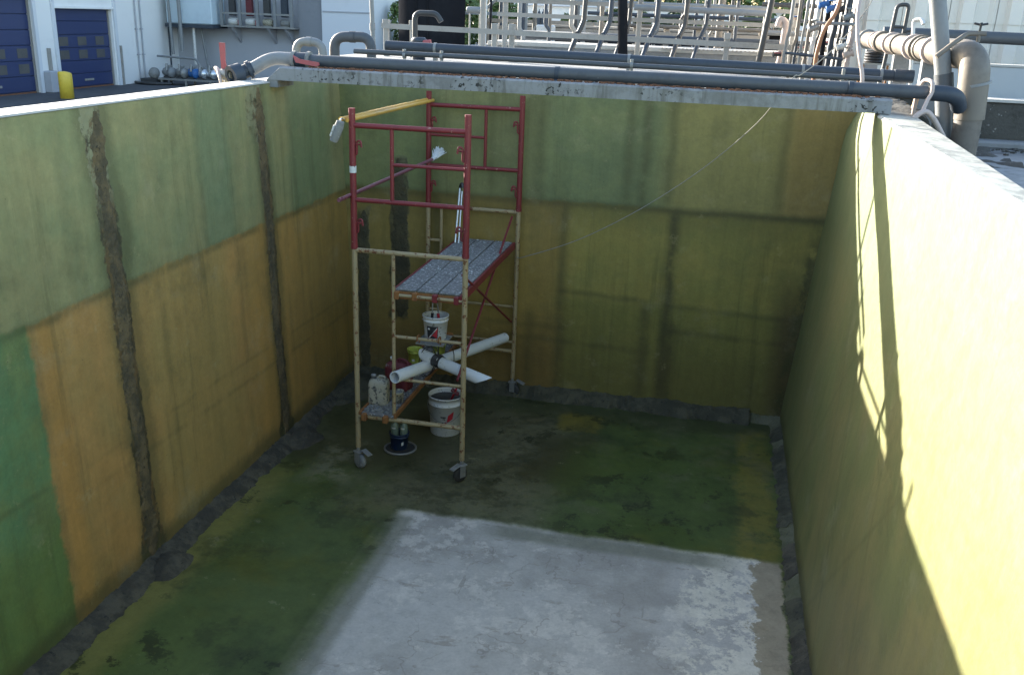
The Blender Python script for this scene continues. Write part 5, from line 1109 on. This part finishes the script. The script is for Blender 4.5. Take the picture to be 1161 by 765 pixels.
def door(y0, y1, ztop, wins, sill=True):
    d = MB().b2((FX-0.26, y0, GZ), (FX-0.22, y1, ztop)).build("roller_door", M_DOOR, bd)
    n = 6; hh = (ztop-GZ-0.08)/n
    for k in range(n): MB().b2((FX-0.219, y0+0.02, GZ+0.06+k*hh+0.014), (FX-0.178, y1-0.02, GZ+0.06+(k+1)*hh-0.014), ch=0.012).build("door_panel", M_DOOR, d)
    for (k, rows) in wins:
        zc = GZ+0.06+(k+.5)*hh
        m_ = 4 if y1-y0 > 4 else 3
        for j in range(m_):
            yc = y0+(y1-y0)*(j+0.62)/(m_+.25) if m_ == 3 else y0+(y1-y0)*(j+.5)/m_
            MB().b2((FX-0.176, yc-0.26, zc-0.16), (FX-0.168, yc+0.26, zc+0.16), ch=0.003).build("pane", M_PANE, d)
    for y in (y0+0.015, y1-0.06): MB().b2((FX-0.21, y-.01, GZ), (FX-0.12, y+0.045, ztop)).build("guide_rail", M_WHITE, d)
    MB().b2((FX-0.215, y0+.06, GZ), (FX-0.16, y1-.06, GZ+0.05)).build("bottom_seal", M_EARTH, d)
    MB().b2((FX-0.17, (y0+y1)/2-0.1, GZ+0.26), (FX-0.14, (y0+y1)/2+0.45, GZ+0.34), ch=0.01).build("handle", M_WHITE, d)
door(26.0, 30.42, 3.98, ((2, 1), (1, 1))); door(31.45, 34.95, 3.70, ((3, 1), (2, 1)))
for y, r in ((36.45, 0.03), (36.8, 0.03)):
    o = MB().tube([(FX+0.06, y, GZ+.2), (FX+0.06, y, 6.5)], r, 8).build("drain_pipe", M_GRB, bd)
    for z in (1.9, 2.9): MB().b2((FX, y-.06, z), (FX+0.10, y+.06, z+0.04)).build("bracket", M_GRB, o)
bo = thing("bollard", "yellow safety bollard beside the navy door", "bollard", (-18.05, 29.15, GZ))
MB().lathe([(0, 0), (0.225, 0), (0.225, 0.84), (0.20, 0.88), (0, 0.90)], (-18.05, 29.15, GZ), 24).build("post", M_YELB, bo)
# sloped top: cut like the photograph's bevelled cap
for v in bo.children[0].data.vertices:
    if v.co.z > 0.8: v.co.z += -0.22*max(0, v.co.x*0.9+v.co.y*0.3+0.05)

an = thing("annex_building", "blue grey annex wall set back behind the pump skid", "building", (-16, 40, GZ))
MB().b2((FX, 39.6, GZ), (-13.02, 44, 7.5)).build("wall", M_GRB, an)
MB().b2((-14.1, 39.3, GZ), (-13.0, 39.598, 7.5)).build("pier", worn("shade_grey_render", (0.22, 0.23, 0.25), (0.18, 0.19, 0.21), 0.8, 1), an)
MB().b2((-13.0, 39.2, GZ), (-10.75, 44, 7.4)).build("wall", M_LGB, an)
MB().b2((FX-.2, 39.0, 7.51), (-10.6, 44.2, 7.7)).build("roof", M_GRB, an)
MB().b2((-12.95, 39.17, 3.84), (-10.78, 39.198, 3.89)).build("string_course", M_GRB, an)
t = thing("wall_tank", "pale blue box tank mounted high on the annex wall", "tank", (-18.4, 38.9, 3.1))
MB().b2((-19.75, 38.4, 3.16), (-17.62, 39.58, 6.0), ch=0.04).build("shell", worn("pale_blue_sheet", (0.50, 0.60, 0.66), (0.44, 0.53, 0.59), 0.5, .8), t)
MB().b2((-19.8, 38.35, 3.02), (-17.55, 39.585, 3.158)).build("base_rail", M_PIPED, t)
sh = thing("wall_rack", "grey steel rack of shelves with pumps, bracketed to the annex wall", "rack", (-15.6, 39.2, 3.1))
MB().b2((-17.45, 38.8, 3.10), (-14.05, 39.58, 3.17)).build("shelf", M_GALV, sh)
for x in (-17.4, -16.55, -15.75, -14.95, -14.2): MB().b2((x-.06, 38.8, 3.17), (x+.06, 38.9, 6.0)).build("upright", M_PIPEL, sh)
MB().b2((-17.4, 38.82, 3.62), (-14.1, 38.9, 3.70)).build("rail", M_GALV, sh)
for x in (-16.95, -15.3, -14.5): MB().prism([(x-.05, 38.82, 3.09), (x-.05, 39.58, 3.09), (x-.05, 39.58, 2.45)], (0.10, 0, 0)).build("bracket", M_GRB, sh)
for k, (x, m_, lab) in enumerate(((-17.0, M_WPLA, "white motor on the wall rack, leftmost"), (-16.2, M_WPLA, "white motor on the wall rack, second from the left"), (-15.4, M_CREAM, "dusty cream motor on the wall rack"), (-14.6, M_GREY, "grey motor at the right end of the wall rack"))):
    t = thing("rack_motor", lab, "motor", (x, 39.1, 3.17), "motors on the wall rack")
    MB().lathe([(0, -.22), (.13, -.22), (.15, -.18), (.15, .15), (.10, .2), (0, .22)], (x, 39.15, 3.33), 16, axis=(1, 0, 0)).build("body", m_, t)
    MB().b2((x-.2, 39.0, 3.17), (x+.2, 39.3, 3.20)).build("base", M_GALV, t)
    MB().b2((x-.18, 39.05, 3.56), (x+.1, 39.25, 4.3), ch=.02).build("control_box", (M_BRK, M_MAR, M_BRK, M_PIPED)[k], t)
    t2 = MB().box((x+.25, 39.1, 3.30), (.07, .07, .20), ch=.01); t2.build("valve_body", M_VALR if k in (1, 0) else M_BRK, t)
# wall pipework
for k, (pts, r, m_, lab) in enumerate((
    ([(-20.86, 39.0, 5.5), (-20.72, 39.0, 3.02), (-18.50, 39.0, 3.04), (-18.26, 39.0, 1.3)], .055, M_PIPEL, "pale pipe stepping along the annex wall below the blue tank"),
    ([(-19.52, 38.2, 5.5), (-19.46, 38.2, 3.0), (-19.42, 38.2, 1.9)], .06, M_PIPEL, "pale pipe dropping in front of the blue tank, left one"),
    ([(-19.03, 38.2, 5.5), (-18.98, 38.2, 2.05)], .075, M_PIPEL, "thicker pale pipe dropping in front of the blue tank, right one"),
    ([(-18.62, 38.6, 3.0), (-18.62, 38.6, 1.5)], .06, M_WPLA, "white pipe dropping to the blue pump"),
    ([(-20.0, 38.9, 3.0), (-20.0, 38.9, 1.2)], .05, M_PIPED, "dark pipe on the annex wall corner"),
    ([(-19.7, 37.4, 1.85), (-17.9, 37.4, 1.80), (-17.7, 37.3, 1.5)], .045, M_PIPEL, "level pale pipe above the pump skid"),)):
    vpipe(pts, r, m_, lab, ((0, .7),), 0.15, "wall_pipe")
sk = thing("pump_skid", "steel skid table carrying pumps in front of the annex wall", "skid", (-17.8, 36.5, GZ))
MB().b2((-19.0, 36.2, 0.98), (-16.5, 37.0, 1.05)).build("top", M_GALV, sk)
for x in (-18.85, -17.75, -16.65):
    for y in (36.25, 36.95): MB().b2((x-.04, y-.04, GZ), (x+.04, y+.04, 0.98)).build("leg", M_GALV, sk)
for k, (x, m_, lab) in enumerate(((-18.72, M_PIPEL, "pale grey pump at the left end of the skid"), (-18.15, M_GALV, "dull steel pump second on the skid"), (-17.62, M_BLUV, "blue pump in the middle of the skid"), (-17.22, M_STEEL, "bright steel pump right of the blue one"), (-16.80, M_STEEL, "bright steel pump at the right end of the skid"))):
    t = thing("pump", lab, "pump", (x, 36.6, 1.05), "pumps on the skid")
    MB().lathe([(0, -.30), (.13, -.30), (.17, -.26), (.17, .10), (.12, .14), (.12, .2), (.2, .22), (.2, .34), (0, .36)], (x, 36.6, 1.27), 18, axis=(0.85, -.5, 0)).build("body", m_, t)
    MB().tube([(x+.05, 36.35, 1.35), (x+.05, 36.4, 1.62)], .05, 10).build("outlet", M_GALV, t)
    MB().b2((x-.14, 36.4, 1.05), (x+.14, 36.9, 1.12)).build("foot", M_BRK, t)
    MB().b2((x-.08, 36.55, 1.42), (x+.08, 36.75, 1.55), ch=.02).build("terminal_box", M_GALV, t)
t = thing("pump", "dark old pump on the ground left of the skid", "pump", (-19.5, 36.5, GZ), "pumps on the skid")
MB().lathe([(0, -.35), (.18, -.35), (.22, -.3), (.22, .2), (.15, .3), (0, .32)], (-19.4, 36.6, 1.2), 18, axis=(.6, -1, 0)).build("body", M_GREY, t)
MB().b2((-19.8, 36.2, GZ), (-19.05, 37.0, 1.0)).build("base", M_BRK, t)
hose("hose", [(-19.9, 36.0, 0.85), (-19.4, 35.7, 0.84), (-18.8, 35.9, 0.84), (-18.4, 36.2, 0.84)], 0.06, M_BLK, "black hose lying on the ground before the skid", rad=0.3)
# cream wall far between buildings
t = thing("boundary_wall", "cream boundary wall between the annex and the black tank", "wall", (-8, 42, GZ))
MB().b2((-10.7, 42, GZ), (-3, 42.3, 2.95)).build("wall", M_CREAM if False else worn("cream_wall", (0.50, 0.47, 0.40), (0.40, 0.38, 0.32), .8, 1), t)
MB().b2((-9.35, 41.85, GZ), (-8.8, 41.99, 2.5)).build("gate_panel", worn("green_gate", (0.10, 0.16, 0.11), (0.08, 0.12, 0.09), .6, 2), t)

# ------------------------------------------------------------------ bushes and trees
def leaf_mat(name, a, b):
    g = G(name); n = g.noise(1.3, 3, 0.6); n2 = g.noise(9, 2, 0.6)
    m_ = g.out(g.mix(a, b, g.ss(n*0.6+n2*0.4, 0.4, 0.62)), 0.55)
    g.p.inputs["Subsurface Weight"].default_value = 0.0
    return m_
M_LEAF = [leaf_mat("bush_leaf", (0.045, 0.085, 0.02), (0.085, 0.135, 0.03)), leaf_mat("pale_bush_leaf", (0.075, 0.12, 0.03), (0.12, 0.17, 0.045)), leaf_mat("dark_bush_leaf", (0.03, 0.06, 0.02), (0.06, 0.09, 0.025))]
M_BARK = worn("bark", (0.12, 0.09, 0.06), (0.07, 0.055, 0.04), 0.9, 6)
def bush(x, y, z0, w, d, h, nleaf, mat, label, name="bush", cat="bush", trunk=0.25, leaf=0.13, group=None):
    t = thing(name, label, cat, (x, y, z0), group); r_ = random.Random(int(x*91+y*13+h*7))
    mb = MB(); cl = []
    for i in range(max(6, int(w*h*2.2))):
        a = r_.uniform(0, 6.28); q = r_.uniform(0.1, 1)**.6
        cl.append((x+w/2*q*math.cos(a), y+d/2*q*math.sin(a), z0+h*(trunk+(1-trunk)*r_.uniform(0.05, 0.93)), r_.uniform(.28, .55)*min(w, h)*0.55))
    for i in range(nleaf):
        cx, cy, cz, cr = r_.choice(cl); v = Vector((r_.gauss(0, 1), r_.gauss(0, 1), r_.gauss(0, 1))).normalized()*cr*r_.uniform(.55, 1.05)
        p = Vector((cx, cy, cz))+v*Vector((1, 1, .8)).x; n_ = (v.normalized()+Vector((r_.uniform(-.8, .8), r_.uniform(-.8, .8), r_.uniform(-.3, .9)))).normalized()
        u = n_.orthogonal().normalized(); u = Matrix.Rotation(r_.uniform(0, 6.28), 3, n_) @ u; w_ = n_.cross(u); L_ = leaf*r_.uniform(.6, 1.3)
        mb.add([p-u*L_, p+w_*L_*.42+n_*L_*.12, p+u*L_, p-w_*L_*.42+n_*L_*.12], [(0, 1, 2), (0, 2, 3)])
    mb.build("crown", mat, t)
    tk = MB().tube([(x, y, z0-.05), (x+.05, y, z0+h*.35), (x, y, z0+h*.7)], [0.05+h*.02, 0.04+h*.012, 0.02], 8)
    for i in range(6):
        c = cl[i % len(cl)]; tk.tube([(x+.03, y, z0+h*(.15+.06*i)), ((x+c[0])/2, (y+c[1])/2, (z0+h*.3+c[2])/2), c[:3]], [.03+h*.006, .02, .008], 6)
    tk.build("trunk", M_BARK, t)
bl = [(-2.6, 34, 3.24, 2.4, 1.6, 0.95, 0), (-0.9, 34.6, 3.24, 2.0, 1.6, 0.85, 2), (0.6, 34, 3.24, 2.2, 1.6, 0.95, 0), (2.1, 34.5, 3.24, 2.0, 1.6, 1.0, 2), (3.6, 34.2, 3.24, 2.2, 1.6, 1.1, 1), (5.2, 34, 3.24, 2.0, 1.6, 1.1, 0), (-4.4, 35, 3.24, 2.2, 1.6, 1.0, 1)]
nm = ("first", "second", "third", "fourth", "fifth", "last", "hidden")
for k, (x, y, z, w, d, h, m_) in enumerate(bl):
    bush(x, y, z, w, d, h, 1500, M_LEAF[m_], f"{('mid green', 'pale green', 'dark green')[m_]} leafy bush behind the timber fence, {('second', 'third', 'fourth', 'fifth', 'sixth', 'rightmost', 'leftmost')[k]} in the row of seven", group="row of bushes behind the fence", leaf=0.11)
bush(-9.4, 41, GZ, 2.0, 1.6, 3.5, 2200, M_LEAF[1], "pale green young tree between the annex and the black tank", "young_tree", "tree", leaf=.13)
bush(-7.9, 45, GZ, 3.0, 2.5, 4.6, 3000, M_LEAF[0], "mid green tree behind the cream boundary wall", "small_tree", "tree", leaf=.16)
bush(-5.6, 38, GZ, 2.2, 2.0, 3.8, 3000, M_LEAF[1], "pale green tree just right of the black tank", "small_tree", "tree", leaf=.14)
tx = [(-14, 70, 6.0), (-9, 66, 5.4), (-4.5, 72, 5.8), (0.5, 68, 5.6), (5, 70, 6.2), (9.5, 66, 5.6)]
for k, (x, y, h) in enumerate(tx):
    bush(x, y, 0.5, 5.2, 4, h, 2600, M_LEAF[(k+2) % 3], f"distant tree beyond the yard, {nm[k]} from the left of six", "distant_tree", "tree", trunk=.3, leaf=.26, group="distant trees beyond the yard")
t = thing("far_warehouse", "long pale warehouse beyond the bushes", "building", (-4, 56, GZ))
MB().b2((-9.6, 56, GZ), (10, 62, 4.55)).build("wall", M_BLD, t)
for i in range(10): MB().b2((-9.2+i*1.9, 55.95, 3.3), (-8.2+i*1.9, 55.995, 4.1)).build("window", M_PANE, t)
MB().b2((-9.8, 55.8, 4.552), (10.2, 62.2, 4.72)).build("roof", M_LGB, t)
